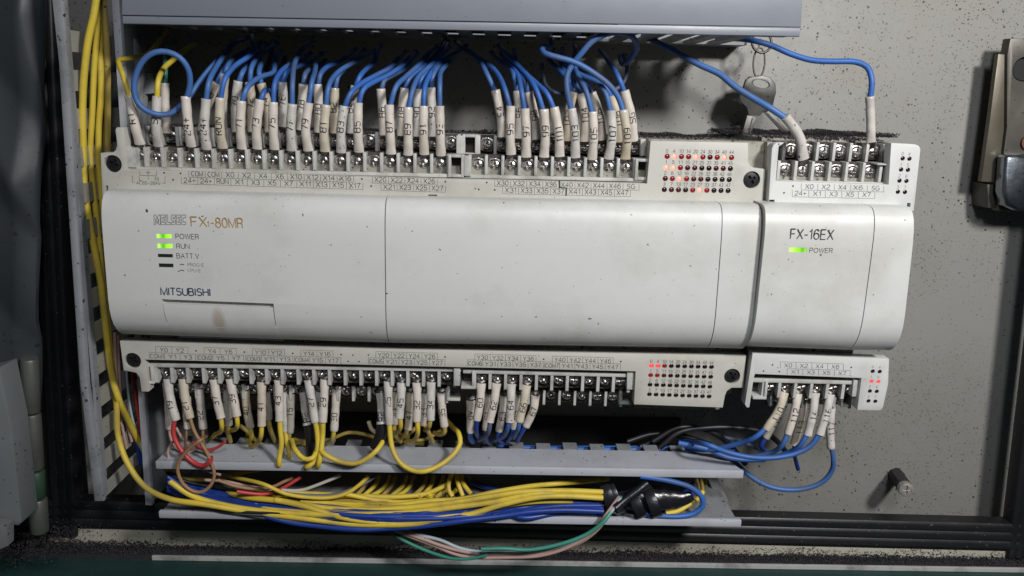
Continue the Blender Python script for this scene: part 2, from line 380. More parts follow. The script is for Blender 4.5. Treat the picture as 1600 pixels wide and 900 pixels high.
def quad(bm, a, b, wd, Y, mi=0):
    """thin printed line between two world points"""
    d = (b-a); d.y = 0; L = d.length
    if L < 1e-6: return
    d /= L; n = Vector((-d.z, 0, d.x))*wd/2
    vs = [bm.verts.new((p.x, Y-.06, p.z)) for p in (a-n, b-n, b+n, a+n)]
    f = bm.faces.new(vs); f.material_index = mi
def dot(bm, px, py, r, Y, mi=0, n=10):
    c = P(px, py, Y); R = r*px_mm(Y)
    f = bm.faces.new([bm.verts.new((c.x+R*math.cos(i*math.tau/n), Y-.06, c.z+R*math.sin(i*math.tau/n))) for i in range(n)]); f.material_index = mi
def label_strip(bm, items, p0, p1, Y, h=7.2, up=7.0, dn=6.5, top=False, boxed=None):
    """evenly spaced terminal names between pixel centres p0 and p1; each name in a ruled box"""
    n = len(items); A, B = Vector((*p0, 0)), Vector((*p1, 0)); st = (B-A)/max(1, n-1)
    for i, t in enumerate(items):
        if t is None: continue
        c = A+st*i
        if t == '.': dot(bm, c.x, c.y, 1.45, Y); continue
        wpx = {2: 12.0, 3: 17.0, 4: 21.5}.get(len(t), 6)
        wpx = min(wpx, 21.5)
        if t in ('L', 'N'): wpx = 5
        printed(bm, t, c.x, c.y, h, Y, wpx=wpx)
        hx = st.x/2; sy = st.y/2; lw = .13
        tl, tr = (c.x-hx, c.y-sy-up), (c.x+hx, c.y+sy-up); bl, br = (c.x-hx, c.y-sy+dn), (c.x+hx, c.y+sy+dn)
        quad(bm, P(*tl, Y), P(*bl, Y), lw, Y); quad(bm, P(*tr, Y), P(*br, Y), lw, Y)
        if top: quad(bm, P(*tl, Y), P(*tr, Y), lw, Y)
        else: quad(bm, P(*bl, Y), P(*br, Y), lw, Y)

G = {  # stroke letters on a unit box
 '0': [[(.15, 0), (.85, 0), (1, .15), (1, .85), (.85, 1), (.15, 1), (0, .85), (0, .15), (.15, 0)]],
 '1': [[(.25, .82), (.55, 1), (.55, 0)]],
 '2': [[(0, .85), (.15, 1), (.85, 1), (1, .85), (1, .62), (.85, .5), (.2, .38), (0, .2), (0, 0), (1, 0)]],
 '3': [[(0, .9), (.15, 1), (.85, 1), (1, .85), (1, .65), (.85, .53), (.35, .53)], [(.85, .53), (1, .4), (1, .15), (.85, 0), (.15, 0), (0, .12)]],
 '4': [[(.75, 0), (.75, 1), (0, .3), (1, .3)]],
 '5': [[(1, 1), (.05, 1), (0, .55), (.8, .58), (1, .42), (1, .15), (.85, 0), (.15, 0), (0, .12)]],
 '6': [[(.95, 1), (.2, .95), (0, .6), (0, .15), (.15, 0), (.85, 0), (1, .15), (1, .42), (.85, .56), (.15, .56), (0, .42)]],
 '7': [[(0, 1), (1, 1), (.4, 0)]],
 '8': [[(.15, .53), (.85, .53), (1, .4), (1, .14), (.85, 0), (.15, 0), (0, .14), (0, .4), (.15, .53), (.03, .66), (.03, .88), (.17, 1), (.83, 1), (.97, .88), (.97, .66), (.85, .53)]],
 '9': [[(.05, 0), (.8, .05), (1, .4), (1, .85), (.85, 1), (.15, 1), (0, .85), (0, .58), (.15, .44), (.85, .44), (1, .58)]],
 '+': [[(0, .45), (1, .45)], [(.5, .9), (.5, 0)]],
 'R': [[(0, 0), (0, 1), (.8, 1), (1, .85), (1, .62), (.8, .48), (0, .48)], [(.5, .48), (1, 0)]],
 'S': [[(1, .85), (.85, 1), (.15, 1), (0, .85), (0, .65), (.15, .53), (.85, .47), (1, .35), (1, .15), (.85, 0), (.15, 0), (0, .15)]],
 'U': [[(0, 1), (0, .15), (.15, 0), (.85, 0), (1, .15), (1, 1)]],
 'N': [[(0, 0), (0, 1), (1, 0), (1, 1)]],
 'V': [[(0, 1), (.5, 0), (1, 1)]],
 'C': [[(1, .85), (.85, 1), (.15, 1), (0, .85), (0, .15), (.15, 0), (.85, 0), (1, .15)]],
 'G': [[(1, .85), (.85, 1), (.15, 1), (0, .85), (0, .15), (.15, 0), (1, 0), (1, .45), (.55, .45)]],
 '.': [[(.4, 0), (.55, 0)]],
}
def sleeve_text(bm, body, pts, rad, cpt, hgt=2.8, adv=2.6, wid=1.85, stroke=.42):
    """letters drawn round the sleeve: they run along the axis, upward, on the side that faces out of the cabinet"""
    if pts[-1].z < pts[0].z: pts = pts[::-1]; rad = rad[::-1]
    cum = [0.]
    for a, b in zip(pts, pts[1:]): cum.append(cum[-1]+(b-a).length)
    ci = min(range(len(pts)), key=lambda i: (pts[i]-cpt).length); c = cum[ci]
    def at(u):
        u = max(0., min(cum[-1]-.01, u)); i = 0
        while i < len(cum)-2 and cum[i+1] < u: i += 1
        t = (u-cum[i])/max(1e-6, cum[i+1]-cum[i]); p = pts[i].lerp(pts[i+1], t)
        tg = (pts[min(i+2, len(pts)-1)]-pts[max(i-1, 0)]).normalized()
        ra, rb = rad[i]
        # towards where a person stands in front of the cabinet
        f = Vector((0, -1, 0)); f = (f-tg*f.dot(tg)).normalized(); s = f.cross(tg)
        if s.x > 0: s = -s
        return p, f, s, ra, rb
    L = len(body)*adv-(adv-wid)
    for k, ch in enumerate(body):
        for st in G.get(ch, []):
            q = []
            for (x0, y0), (x1, y1) in zip(st, st[1:]):
                n = max(1, int(math.hypot((x1-x0)*wid, (y1-y0)*hgt)/.45))
                for j in range(n): q.append((x0+(x1-x0)*j/n, y0+(y1-y0)*j/n))
            q.append(st[-1])
            uv = [(c-L/2+k*adv+x*wid, (y-.5)*hgt) for x, y in q]
            prev = None
            for j, (u, v) in enumerate(uv):
                a = uv[max(0, j-1)]; b = uv[min(len(uv)-1, j+1)]; d = (b[0]-a[0], b[1]-a[1]); l = math.hypot(*d) or 1
                nx, ny = -d[1]/l*stroke/2, d[0]/l*stroke/2
                pr = []
                for sg in (-1, 1):
                    p, f, s, ra, rb = at(u+nx*sg); vv = v+ny*sg; an = vv/ra
                    pr.append(bm.verts.new(p+s*((ra+.05)*math.sin(an))+f*((rb+.05)*math.cos(an))))
                if prev: bm.faces.new((prev[0], prev[1], pr[1], pr[0]))
                prev = pr

# ================================================================== SETTING
def structure(name, bm, m, label=None, smooth=None, cat=None):
    return build(name, bm, m, smooth=smooth, kind='structure', label=label, cat=cat)
YP = 65.0     # face of the mounting panel
bm = bmesh.new()
prism(bm, pxs([(64, -60), (58, 0), (108, 420), (138, 776), (1567, 822), (1602, 700), (1640, 300), (1700, -60)], YP), YP, YP+3, .8)
structure('back_panel', bm, MAT['panel'], 'grey painted steel mounting panel speckled with black dirt', 35, 'panel')
# floor of the cabinet opening: rubber gasket frame in front of the panel edge
bm = bmesh.new()
def gasket_strip(bm, a, b, w0, Yf, ribs, vertical=False):
    """ribbed rubber bar between world points a and b"""
    d = (b-a).normalized(); up = Vector((0, -1, 0)); s = d.cross(up).normalized()
    prof = []; n = ribs*6
    for i in range(n+1):
        t = i/n; prof.append((t*w0, 1.0*abs(math.sin(t*math.pi*ribs))**.6))
    t_ = bmesh.new(); rows = []
    for base in (a, b):
        rows.append([t_.verts.new(base+s*o+up*h) for o, h in prof]+[t_.verts.new(base+s*w0-up*8), t_.verts.new(base-up*8)])
    k = len(rows[0])
    for i in range(k): t_.faces.new((rows[0][i], rows[0][(i+1) % k], rows[1][(i+1) % k], rows[1][i]))
    t_.faces.new(rows[0]); t_.faces.new(rows[1][::-1])
    merge(bm, t_)
YG = 38.0
gasket_strip(bm, P(70, 823, YG), P(1640, 861, YG), -17, YG, 3)
gasket_strip(bm, P(34, -60, YG), P(82, 836, YG), -13.5, YG, 3)
gasket_strip(bm, P(1574, 872, YG), P(1650, 240, YG), 14, YG, 3)
bmesh.ops.recalc_face_normals(bm, faces=bm.faces)
build('rubber_gasket', bm, MAT['rubber'], smooth=50, label='black ribbed rubber seal running round the edge of the cabinet opening', cat='gasket')
# cabinet lip, cream
bm = bmesh.new()
YC = 40.0
prism(bm, pxs([(88, 824), (1660, 864), (1660, 905), (20, 905), (70, 850)], YC), YC, YC+40, .6)
structure('cabinet_frame', bm, MAT['cabinet'], 'cream painted steel lip of the cabinet below the black seal', 35, 'cabinet')
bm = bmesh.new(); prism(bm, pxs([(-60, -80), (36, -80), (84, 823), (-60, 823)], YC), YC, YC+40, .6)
structure('cabinet_jamb', bm, MAT['dark'], 'side of the cabinet opening, coloured black as the shade of the door')  # black instead of cream: the shadow of the door is put into the colour
# ledge buried in grit, its bright front lip and the green floor below
LEDGE_Z = P(60, 853, YC-.4).z
def y_at(px, py, z):
    d = fw*F + RT*(px-800) - UP*(py-450); return CAM.y+(z-CAM.z)/(d.z/d.y)
YL = y_at(250, 869, LEDGE_Z)
bm = bmesh.new()
xa, xb = P(-60, 872, YL).x, P(1700, 905, YL).x
box(bm, xa, xb, YL+.6, YC+20, LEDGE_Z-4, LEDGE_Z)
structure('ledge', bm, MAT['crumb_bed'], 'steel ledge under the cabinet lip buried in black grit')
bm = bmesh.new()
x0 = P(238, 869, YL).x
box(bm, x0, xb, YL-.9, YL+.6, LEDGE_Z-2.2, LEDGE_Z+.5, .2)
structure('ledge_edge', bm, MAT['lip'], 'thin worn bright metal edge of the ledge')
bm = bmesh.new()
box(bm, xa-40, xb+40, YL-30, YL+.4, LEDGE_Z-60, LEDGE_Z-2.4)
structure('base_wall', bm, MAT['green_floor'], 'scuffed dark green painted base below the ledge')

# crumbs of grit
def crumbs(name, spots, label):
    bm = bmesh.new()
    for c, r in spots:
        q = [Vector((random.uniform(-1, 1), random.uniform(-1, 1), random.uniform(-1, 1))).normalized()*r*random.uniform(.7, 1.2) for _ in range(6)]
        base = [Vector(p)*r for p in ((1, 0, 0), (-1, 0, 0), (0, 1, 0), (0, -1, 0), (0, 0, 1), (0, 0, -1))]
        vs = [bm.verts.new(c+b+j*.5) for b, j in zip(base, q)]
        for f in ((0, 2, 4), (2, 1, 4), (1, 3, 4), (3, 0, 4), (2, 0, 5), (1, 2, 5), (3, 1, 5), (0, 3, 5)): bm.faces.new([vs[i] for i in f])
    return build(name, bm, MAT['crumb'], kind='stuff', label=label)
sp = []
ph = [random.uniform(0, 6.28) for _ in range(6)]
def wob(x): return .5+.5*(math.sin(x*.05+ph[0])*.4+math.sin(x*.13+ph[1])*.35+math.sin(x*.31+ph[2])*.25)
for _ in range(26000):
    x = random.uniform(xa, xb); y = random.uniform(YL+.5, YC-.2); t = (y-YL)/(YC-YL)
    hmax = (.6+3.0*t*t)*(.35+.65*wob(x)) if x > x0 else (1.0+3.5*t)
    if t < .12 and random.random() < .5: continue
    sp.append((Vector((x, y, LEDGE_Z+random.uniform(0, hmax))), random.choice((.25, .3, .4, .55))*random.uniform(.7, 1.2)))
for _ in range(5200):      # thrown up against the cream lip
    x = random.uniform(xa, xb); h = random.uniform(0, 1)**2*(3.2+5.*wob(x*1.7+40))
    sp.append((Vector((x, YC-random.uniform(.1, 1.2), LEDGE_Z+h)), random.uniform(.15, .38)))
for _ in range(900):      # heap in the corner by the hinge
    c = P(random.gauss(62, 32), random.gauss(848, 8), 20); sp.append((Vector((c.x, random.uniform(5, 38), c.z)), random.uniform(.25, .6)))
crumbs('black_grit', sp, 'black gritty dust heaped along the ledge under the cabinet')

# ================================================================== WIRING DUCTS
def level_ray(px, py, z):
    """the point at height z that shows at px, py"""
    return P(px, py, y_at(px, py, z))
# top duct: closed, lid towards us
top = empty('cable_duct', P(720, 20, -15), label='long grey closed cable duct with a smooth lid running above the controller', cat='cable duct', group='plastic cable ducts')
YT = -15.0
bm = bmesh.new(); prism(bm, pxs([(190, -60), (190, 23.5), (1252, 42.5), (1257, -60)], YT), YT, YT+2.0, .5)
build('lid', bm, MAT['lid'], top, smooth=40)
bm = bmesh.new(); prism(bm, pxs([(191, 24.6), (191, 37), (1250, 57), (1251.5, 43.6)], YT+.5), YT+.5, YT+3.2, .5)
build('lid_edge', bm, MAT['lid'], top, smooth=40)
zt = P(720, 45, YT).z+1.0
xl, xr = P(196, 40, YT).x, P(1240, 50, YT).x
bm = bmesh.new()
box(bm, xl, xr, YT+3.3, YT+12, zt, zt+1.5)
n = int((xr-xl)/12.5)
for i in range(n):
    if i % 1 == 0: box(bm, xl+i*12.5, xl+i*12.5+6.2, YT+11.9, YP-16, zt+.02, zt+1.48)
box(bm, xl, xr, YP-16, YP, zt, zt+1.5)
box(bm, xl, xr, YP-2, YP-.2, zt+1.6, zt+60)
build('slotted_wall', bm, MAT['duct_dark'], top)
bm = bmesh.new()
box(bm, xl-1.5, xl, YT+3.3, YP, zt, zt+60)
build('end_wall', bm, MAT['duct_dark'], top)
# sheet of cables seen as dark mass inside the top duct
# bottom duct: open, lid missing
YD = -5.0
bot = empty('cable_duct', P(700, 780, YD), label='open grey slotted cable duct below the controller filled with yellow and blue wires', cat='cable duct', group='plastic cable ducts')
zu = P(700, 733, YD).z; zl = P(700, 811, YD).z
xL = P(243, 728, YD).x; xR = P(1162, 742, YD).x
bm = bmesh.new()
box(bm, xL, xR, YD, YD+2.2, zu-2.6, zu+1.6, .5)
build('upper_lip', bm, MAT['duct'], bot, smooth=40)
bm = bmesh.new()
t_ = [Vector((xL+1, 0, 0)), Vector((xR-1, 0, 0))]
box(bm, xL, xR-4, YD+2.1, 17, zu-.2, zu+1.2, .2)
prism_v = [(xR-4.05, YD+2.1), (xR-.5, YD+2.1), (xR-4.05, 6)]
t2 = bmesh.new(); lo = [t2.verts.new((x, y, zu-.2)) for x, y in prism_v]; hi = [t2.verts.new((x, y, zu+1.2)) for x, y in prism_v]
t2.faces.new(lo); t2.faces.new(hi[::-1])
for i in range(3): t2.faces.new((lo[i], lo[(i+1) % 3], hi[(i+1) % 3], hi[i]))
merge(bm, t2)
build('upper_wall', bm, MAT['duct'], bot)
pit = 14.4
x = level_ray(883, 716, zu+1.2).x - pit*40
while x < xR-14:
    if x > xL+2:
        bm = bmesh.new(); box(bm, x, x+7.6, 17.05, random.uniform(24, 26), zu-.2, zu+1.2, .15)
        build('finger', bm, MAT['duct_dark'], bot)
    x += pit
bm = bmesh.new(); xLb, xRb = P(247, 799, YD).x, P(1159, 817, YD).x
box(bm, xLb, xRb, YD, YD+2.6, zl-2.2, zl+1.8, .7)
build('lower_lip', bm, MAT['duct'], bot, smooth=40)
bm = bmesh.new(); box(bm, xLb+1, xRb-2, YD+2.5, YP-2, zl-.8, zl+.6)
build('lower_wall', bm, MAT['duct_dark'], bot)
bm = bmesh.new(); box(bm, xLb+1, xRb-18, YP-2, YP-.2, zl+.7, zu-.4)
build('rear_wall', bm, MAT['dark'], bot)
# slanting brace at the open end
bm = bmesh.new()
q = pxs([(1104, 742), (1118, 742), (1139, 784), (1122, 786)], 30)
prism(bm, q, 30, 33)
build('brace', bm, MAT['duct_dark'], bot)

# left duct, upright: slotted wall on the left, plain wall on the right
lef = empty('cable_duct', P(125, 400, YD), label='upright open slotted duct holding the long yellow wires beside the controller', cat='cable duct', group='plastic cable ducts')
lx = lambda py: 83+ (156-83)*(py/783.)      # centre line of the left lip in the photograph
lx0 = P(87, 0, YD); lx1 = P(154, 783, YD)
bm = bmesh.new(); prism(bm, pxs([(74, -60), (94, -60), (106, 100), (117, 300), (136, 600), (161, 784), (147, 784), (124, 600), (104, 300), (91, 100)], YD), YD, YD+3.0, .9)
build('front_lip', bm, MAT['duct_dark'], lef, smooth=40)
def wx(z):      # x of the wall at height z
    t = (z-lx1.z)/(lx0.z-lx1.z); return lx1.x+(lx0.x-lx1.x)*t
def wallq(bm, z0, z1, y0, y1, th=1.4):
    t = bmesh.new(); v = []
    for z in (z0, z1):
        for y in (y0, y1):
            for dx in (0, th): v.append(t.verts.new((wx(z)+dx, y, z)))
    for q in ((0, 1, 3, 2), (4, 5, 7, 6), (0, 1, 5, 4), (2, 3, 7, 6), (0, 2, 6, 4), (1, 3, 7, 5)): t.faces.new([v[i] for i in q])
    merge(bm, t)
bm = bmesh.new(); zT = P(80, -70, YD).z
wallq(bm, lx1.z, zT, YD+2.9, 2.0); wallq(bm, lx1.z, zT, 52, YP-.3)
build('slotted_wall', bm, MAT['duct_dark'], lef)
zz = P(130, 38, 20).z; k = 0
stepz = (P(130, 38, 20).z-P(145, 375, 20).z)/6.0
while zz > lx1.z:
    bm = bmesh.new(); wallq(bm, max(zz-stepz*.5-stepz*.27, lx1.z), zz-stepz*.5+stepz*.27, 2.05, 51.95)
    build('finger', bm, MAT['duct_tab'], lef); zz -= stepz
bm = bmesh.new(); prism(bm, [Vector((wx(zT)+1.6, 0, zT)), Vector((P(190, -60, 60).x, 0, zT)), Vector((P(250, 780, 60).x, 0, lx1.z)), Vector((wx(lx1.z)+1.6, 0, lx1.z))], YP-2.5, YP-.3)
build('rear_wall', bm, MAT['black_wire'], lef)  # backing added in black to stand in for the shade inside the duct
bm = bmesh.new(); a0, a1 = P(176, -60, 20), P(232, 790, 20)
prism(bm, [a0+Vector((-1.8, 0, 0)), a0+Vector((1.8, 0, 0)), a1+Vector((1.8, 0, 0)), a1+Vector((-1.8, 0, 0))], 20, 23, .6)
build('inner_lip', bm, MAT['duct'], lef, smooth=40)
t = bmesh.new(); v = []
for p in (a0, a1):
    for y in (23, YP-.3):
        for dx in (-.7, .7): v.append(t.verts.new((p.x+dx, y, p.z)))
for q in ((0, 1, 3, 2), (4, 5, 7, 6), (0, 1, 5, 4), (2, 3, 7, 6), (0, 2, 6, 4), (1, 3, 7, 5)): t.faces.new([v[i] for i in q])
bm = bmesh.new(); merge(bm, t); build('inner_wall', bm, MAT['duct_dark'], lef)

# ================================================================== CONTROLLER
YPL = -7.0      # front of the label plates
YCV = -22.0     # front of the covers
def screw_mesh(round_=False):
    bm = bmesh.new(); N = 20; g = []
    for j in range(N+1):
        row = []
        for i in range(N+1):
            u, v = 2*i/N-1, 2*j/N-1
            # square to rounded square
            k = .5 if not round_ else 1.
            x = u*math.sqrt(max(0, 1-k*v*v/2)); z = v*math.sqrt(max(0, 1-k*u*u/2))
            R = math.hypot(x, z); RX = 2.75*x; RZ = 2.95*z
            if round_: RX, RZ = 2.7*x, 2.7*z
            rr = math.hypot(RX, RZ)
            h = 1.9*math.sqrt(max(0, 1-(rr/3.15)**2)) if rr < 2.35 else .75-.25*max(0, rr-2.6)
            if rr < 2.35: h = max(h, .8)
            if not round_ and abs(RX) < .55 and abs(RZ) > 2.4: h -= .45
            a = .42
            if min(abs(RX), abs(RZ)) < a and rr < 1.65: h -= .95*(1-min(abs(RX), abs(RZ))/a*.35)*(1-.35*rr/1.65)
            elif rr < .8: h -= .5
            row.append(bm.verts.new((RX, -h, RZ)))
        g.append(row)
    for j in range(N):
        for i in range(N): bm.faces.new((g[j][i], g[j][i+1], g[j+1][i+1], g[j+1][i]))
    ring = [g[0][i] for i in range(N+1)]+[g[j][N] for j in range(1, N+1)]+[g[N][i] for i in range(N-1, -1, -1)]+[g[j][0] for j in range(N-1, 0, -1)]
    bk = [bm.verts.new((v.co.x, 1.2, v.co.z)) for v in ring]; n = len(ring)
    for i in range(n): bm.faces.new((ring[i], ring[(i+1) % n], bk[(i+1) % n], bk[i]))
    me = finish('terminal_screw', bm, MAT['screw'], (0, 0, 0), 42)
    return me
SQ, RD = screw_mesh(), screw_mesh(True)
def screw(parent, p, me):
    o = mobj('terminal_screw', me, p, parent); o.rotation_euler[1] = random.uniform(-.5, .5)*(.35 if me is SQ else 2.5)
    o.scale = (1.1, 1, 1.08)
    return o
def terminals(parent, name, a, b, n, Y, up=True, me=None, rail=True, cell=7.62, Lext=.5, Rext=.5, bw=1.45, skip=(), fin=(-4.6, 4.7), back=None):
    """one row of a terminal block: dark base, rail, upright barriers, screws.
    a, b = pixel centres of the first and last screw"""
    A, B = P(*a, Y), P(*b, Y); st = (B-A)/(n-1)
    blk = None
    bm = bmesh.new()
    x0, x1 = A.x-st.x*Lext, B.x+st.x*Rext
    yb = Y+2.2
    z0 = min(A.z, B.z)+fin[0]-.4; z1 = max(A.z, B.z)+fin[1]
    box(bm, x0, x1, yb, yb+4.5, z0, z1-.2)
    blk = build(name, bm, MAT['cavity'], parent, origin=(A+B)/2)
    bm = bmesh.new()
    if rail:
        if up: rz0, rz1 = fin[0]-1.6, fin[0]-.05
        else: rz0, rz1 = fin[1]+.05, fin[1]+2.0
        pa = [Vector((x0, 0, A.z-st.z*Lext+rz0)), Vector((x1, 0, B.z+st.z*Rext+rz0)), Vector((x1, 0, B.z+st.z*Rext+rz1)), Vector((x0, 0, A.z-st.z*Lext+rz1))]
        prism(bm, pa, Y-3.7, Y+5, .25)
        build('rail', bm, MAT['barrier'], blk, smooth=40)
    for i in range(n+1):
        c = A+st*(i-.5)
        if i == 0 and Lext > .5: pass
        t = bmesh.new()
        if up:
            box(t, c.x-bw/2, c.x+bw/2, Y-3.3, Y+4.4, c.z+fin[0], c.z+fin[1], .3)
        else:
            # fin with its lower front corner cut back
            pr = [(Y-3.6, c.z+fin[1]), (Y-3.6, c.z+fin[0]+.2), (Y-3.0, c.z+fin[0]-.4), (Y+2.0, c.z+fin[0]+1.6), (Y+4.4, c.z+fin[0]+1.6), (Y+4.4, c.z+fin[1])]
            va = [t.verts.new((c.x-bw/2, y, z)) for y, z in pr]; vb = [t.verts.new((c.x+bw/2, y, z)) for y, z in pr]
            t.faces.new(va); t.faces.new(vb[::-1])
            for k in range(len(pr)): t.faces.new((va[k], va[(k+1) % len(pr)], vb[(k+1) % len(pr)], vb[k]))
        build('barrier', t, MAT['barrier'], blk, smooth=35)
    for i in range(n):
        if i in skip: continue
        screw(blk, A+st*i+Vector((0, .4, 0)), me)
    return blk, A, B, st
def hole_frame(parent, c, w_, h_, Y, name='mounting_hole', th=1.3):
    """open square socket with a dark hole"""
    bm = bmesh.new(); x, z = c.x, c.z
    box(bm, x-w_/2, x-w_/2+th, Y-4.8, Y+4, z-h_/2, z+h_/2, .2)
    box(bm, x+w_/2-th, x+w_/2, Y-4.8, Y+4, z-h_/2, z+h_/2, .2)
    box(bm, x-w_/2+th+.01, x+w_/2-th-.01, Y-4.7, Y+4, z-h_/2, z-h_/2+th, .2)
    box(bm, x-w_/2+th+.01, x+w_/2-th-.01, Y-4.7, Y+4, z+h_/2-th, z+h_/2, .2)
    f = build(name, bm, MAT['barrier'], parent, smooth=40, origin=c)
    bm = bmesh.new(); box(bm, x-w_/2+th, x+w_/2-th, Y+2.6, Y+4, z-h_/2+th, z+h_/2-th); 
    build('hole', bm, MAT['dark'], f)
def block(parent, pts, Y0, Y1, name, m='barrier', bev=.3):
    bm = bmesh.new(); prism(bm, pxs(pts, Y0), Y0, Y1, bev); return build(name, bm, MAT[m], parent, smooth=40)

def cover(name, parent, corners, Y, m='cover', depth=20, prof=None):
    """curved front cover; corners in px: top left, top right, bottom right, bottom left"""
    tl, tr, br, bl = [P(x, y, Y) for x, y in corners]
    prof = prof or [(0, 11), (.0, 7.5), (.008, 5.0), (.03, 3.0), (.07, 1.5), (.13, .55), (.2, .1), (.3, 0), (.5, 0), (.7, .05), (.78, .5), (.84, 1.5), (.89, 3.0), (.93, 4.9), (.965, 7.3), (.988, 9.8), (1, 12.0), (1, depth)]
    bm = bmesh.new(); rows = []
    nx = 2
    for t, dy in prof:
        L, R = tl.lerp(bl, t), tr.lerp(br, t)
        rows.append([bm.verts.new((L.x+(R.x-L.x)*i/nx, Y+dy, L.z+(R.z-L.z)*i/nx)) for i in range(nx+1)])
    L, R = tl, tr
    rows.append([bm.verts.new((bl.x+(br.x-bl.x)*i/nx, Y+depth, bl.z+(br.z-bl.z)*i/nx)) for i in range(nx+1)]) if prof[-1][1] != depth else None
    rows.append([bm.verts.new((tl.x+(tr.x-tl.x)*i/nx, Y+depth, tl.z+(tr.z-tl.z)*i/nx)) for i in range(nx+1)])
    n = len(rows)
    for k in range(n):
        a, b = rows[k], rows[(k+1) % n]
        for i in range(nx): bm.faces.new((a[i], a[i+1], b[i+1], b[i]))
    bm.faces.new([r[0] for r in rows]); bm.faces.new([r[-1] for r in rows][::-1])
    return build(name, bm, MAT[m], parent, smooth=32), (tl, tr, br, bl, prof)

LEDM = {0: 'led_off', .5: 'led_faint', 1: 'led_dim', 2: 'led_on', 3: 'led_bright'}
LEDMESH = {}
def led(parent, p, Y, level, r=1.22):
    if level not in LEDMESH:
        bm = bmesh.new(); lathe(bm, (0, 0, 0), [(r, 1.4), (r, .9), (r*.85, .55), (r*.5, .3), (0, .22)], 14)
        LEDMESH[level] = finish('indicator_light', bm, MAT[LEDM[level]], (0, 0, 0), 60)
    mobj('indicator_light', LEDMESH[level], (p.x, Y, p.z), parent)
def led_field(plate, parent, c00, c0n, cm0, cmn, nc, nr, Y, levels, names, bm_print, hole=1.22, ink=0, nh=5.6, ndy=-9.5, r=1.3):
    cb = bmesh.new(); leds = []
    for j in range(nr):
        for i in range(nc):
            u = i/(nc-1); v = j/(nr-1)
            x = (c00[0]*(1-u)+c0n[0]*u)*(1-v)+(cm0[0]*(1-u)+cmn[0]*u)*v; y = (c00[1]*(1-u)+c0n[1]*u)*(1-v)+(cm0[1]*(1-u)+cmn[1]*u)*v
            p = P(x, y, Y); cyl(cb, p, hole, Y-2, Y+2.2, 16)
            leds.append((p, levels[j][i])); t = names[j][i]
            printed(bm_print, t, x, y+ndy, nh, Y, wpx=(7.2 if len(t) > 1 else 3.3)*(nh/5.6) if t != '1' else 1.5, mi=ink)
    cut(plate, cb)
    for p, l in leds: led(parent, p, Y, l, hole)

def mount_screw(parent, px, py, Y, r=3.9):
    c = P(px, py, Y); bm = bmesh.new(); cy = (c.x, 0, c.z)
    lathe(bm, cy, [(0, Y+5), (r*.95, Y+5), (r*.95, Y+1.6), (r*.88, Y+1.0), (r*.5, Y+.7), (0, Y+.6)], 28)
    o = build('mounting_screw', bm, MAT['mount_screw'], parent, smooth=50)
    an = random.uniform(-.6, .6)
    for a in (an, an+math.pi/2):
        t = bmesh.new(); L, W = r*.55, .55
        ca, sa = math.cos(a), math.sin(a)
        q = [Vector((c.x+x*ca-z*sa, 0, c.z+x*sa+z*ca)) for x, z in ((-L, -W), (L, -W), (L, W), (-L, W))]
        prism(t, q, Y-2, Y+1.9); cut(o, t)
    rc = bmesh.new(); cyl(rc, c, r, Y-2, Y+3.2, 30)
    return rc

plc = empty('programmable_controller', P(660, 420, 10), label='long beige controller with two green lamps and rows of numbered wires at top and bottom', cat='controller')
bm = bmesh.new()
hz1 = P(600, 208, 13).z; hz0 = P(600, 606, 13).z; hx0 = P(200, 300, 5).x; hx1 = P(1184, 300, 5).x
box(bm, hx0, hx1, 13, YP-1.5, hz0, hz1, .8)
box(bm, hx0+2, hx1-2, -.9, 12.95, P(600, 570, 5).z, P(600, 255, 5).z)
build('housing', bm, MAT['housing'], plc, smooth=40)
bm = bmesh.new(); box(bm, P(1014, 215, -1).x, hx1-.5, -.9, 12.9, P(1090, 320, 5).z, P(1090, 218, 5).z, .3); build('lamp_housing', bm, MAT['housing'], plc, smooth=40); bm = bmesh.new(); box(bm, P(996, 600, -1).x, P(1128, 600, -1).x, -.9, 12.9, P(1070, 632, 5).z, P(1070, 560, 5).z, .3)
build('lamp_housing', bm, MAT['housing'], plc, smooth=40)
# top plate
top_outline = [(160, 312), (157, 239), (177, 238), (181, 234), (183, 226), (180, 203), (182, 199), (193, 199), (194.5, 228), (196.5, 265), (600, 277), (1011, 287), (1016.5, 220), (1169, 223), (1169.5, 253), (1172, 259), (1178, 262.5), (1196, 264), (1191, 330), (640, 320)]
bm = bmesh.new(); prism(bm, pxs(top_outline, YPL), YPL, -1, .25)
tplate = build('top_plate', bm, MAT['plate'], plc, smooth=40)
bot_outline = [(187, 533), (640, 546), (1166, 556), (1161, 606), (1143, 606), (1136, 611), (1133, 618), (1129.5, 637), (990.5, 632), (993, 580.5), (600, 571), (226, 562), (228, 580), (232, 612), (221, 612), (218, 590), (213, 583), (205, 581), (193, 579)]
bm = bmesh.new(); prism(bm, pxs(bot_outline, YPL), YPL, -1, .25)
bplate = build('bottom_plate', bm, MAT['plate'], plc, smooth=40)
inkb = bmesh.new()
tn = [['0', '4', '10', '14', '20', '24', '30', '34', '40', '44'], ['1', '5', '11', '15', '21', '25', '31', '35', '41', '45'], ['2', '6', '12', '16', '22', '26', '32', '36', '42', '46'], ['3', '7', '13', '17', '23', '27', '33', '37', '43', '47']]
lv = [[1, 3, 1, 1, 3, 1, .5, 1, 3, 1], [3, 3, 1, .5, .5, 0, 0, .5, .5, 0], [.5, 1, 3, 1, .5, .5, 0, 0, 0, 0], [0, .5, .5, 0, 1, 3, 1, 0, 0, 0]]
led_field(tplate, plc, (1042.4, 244.4), (1143, 246.4), (1038, 296.3), (1137.7, 298), 10, 4, YPL, lv, tn, inkb, ndy=-8.6, nh=5)
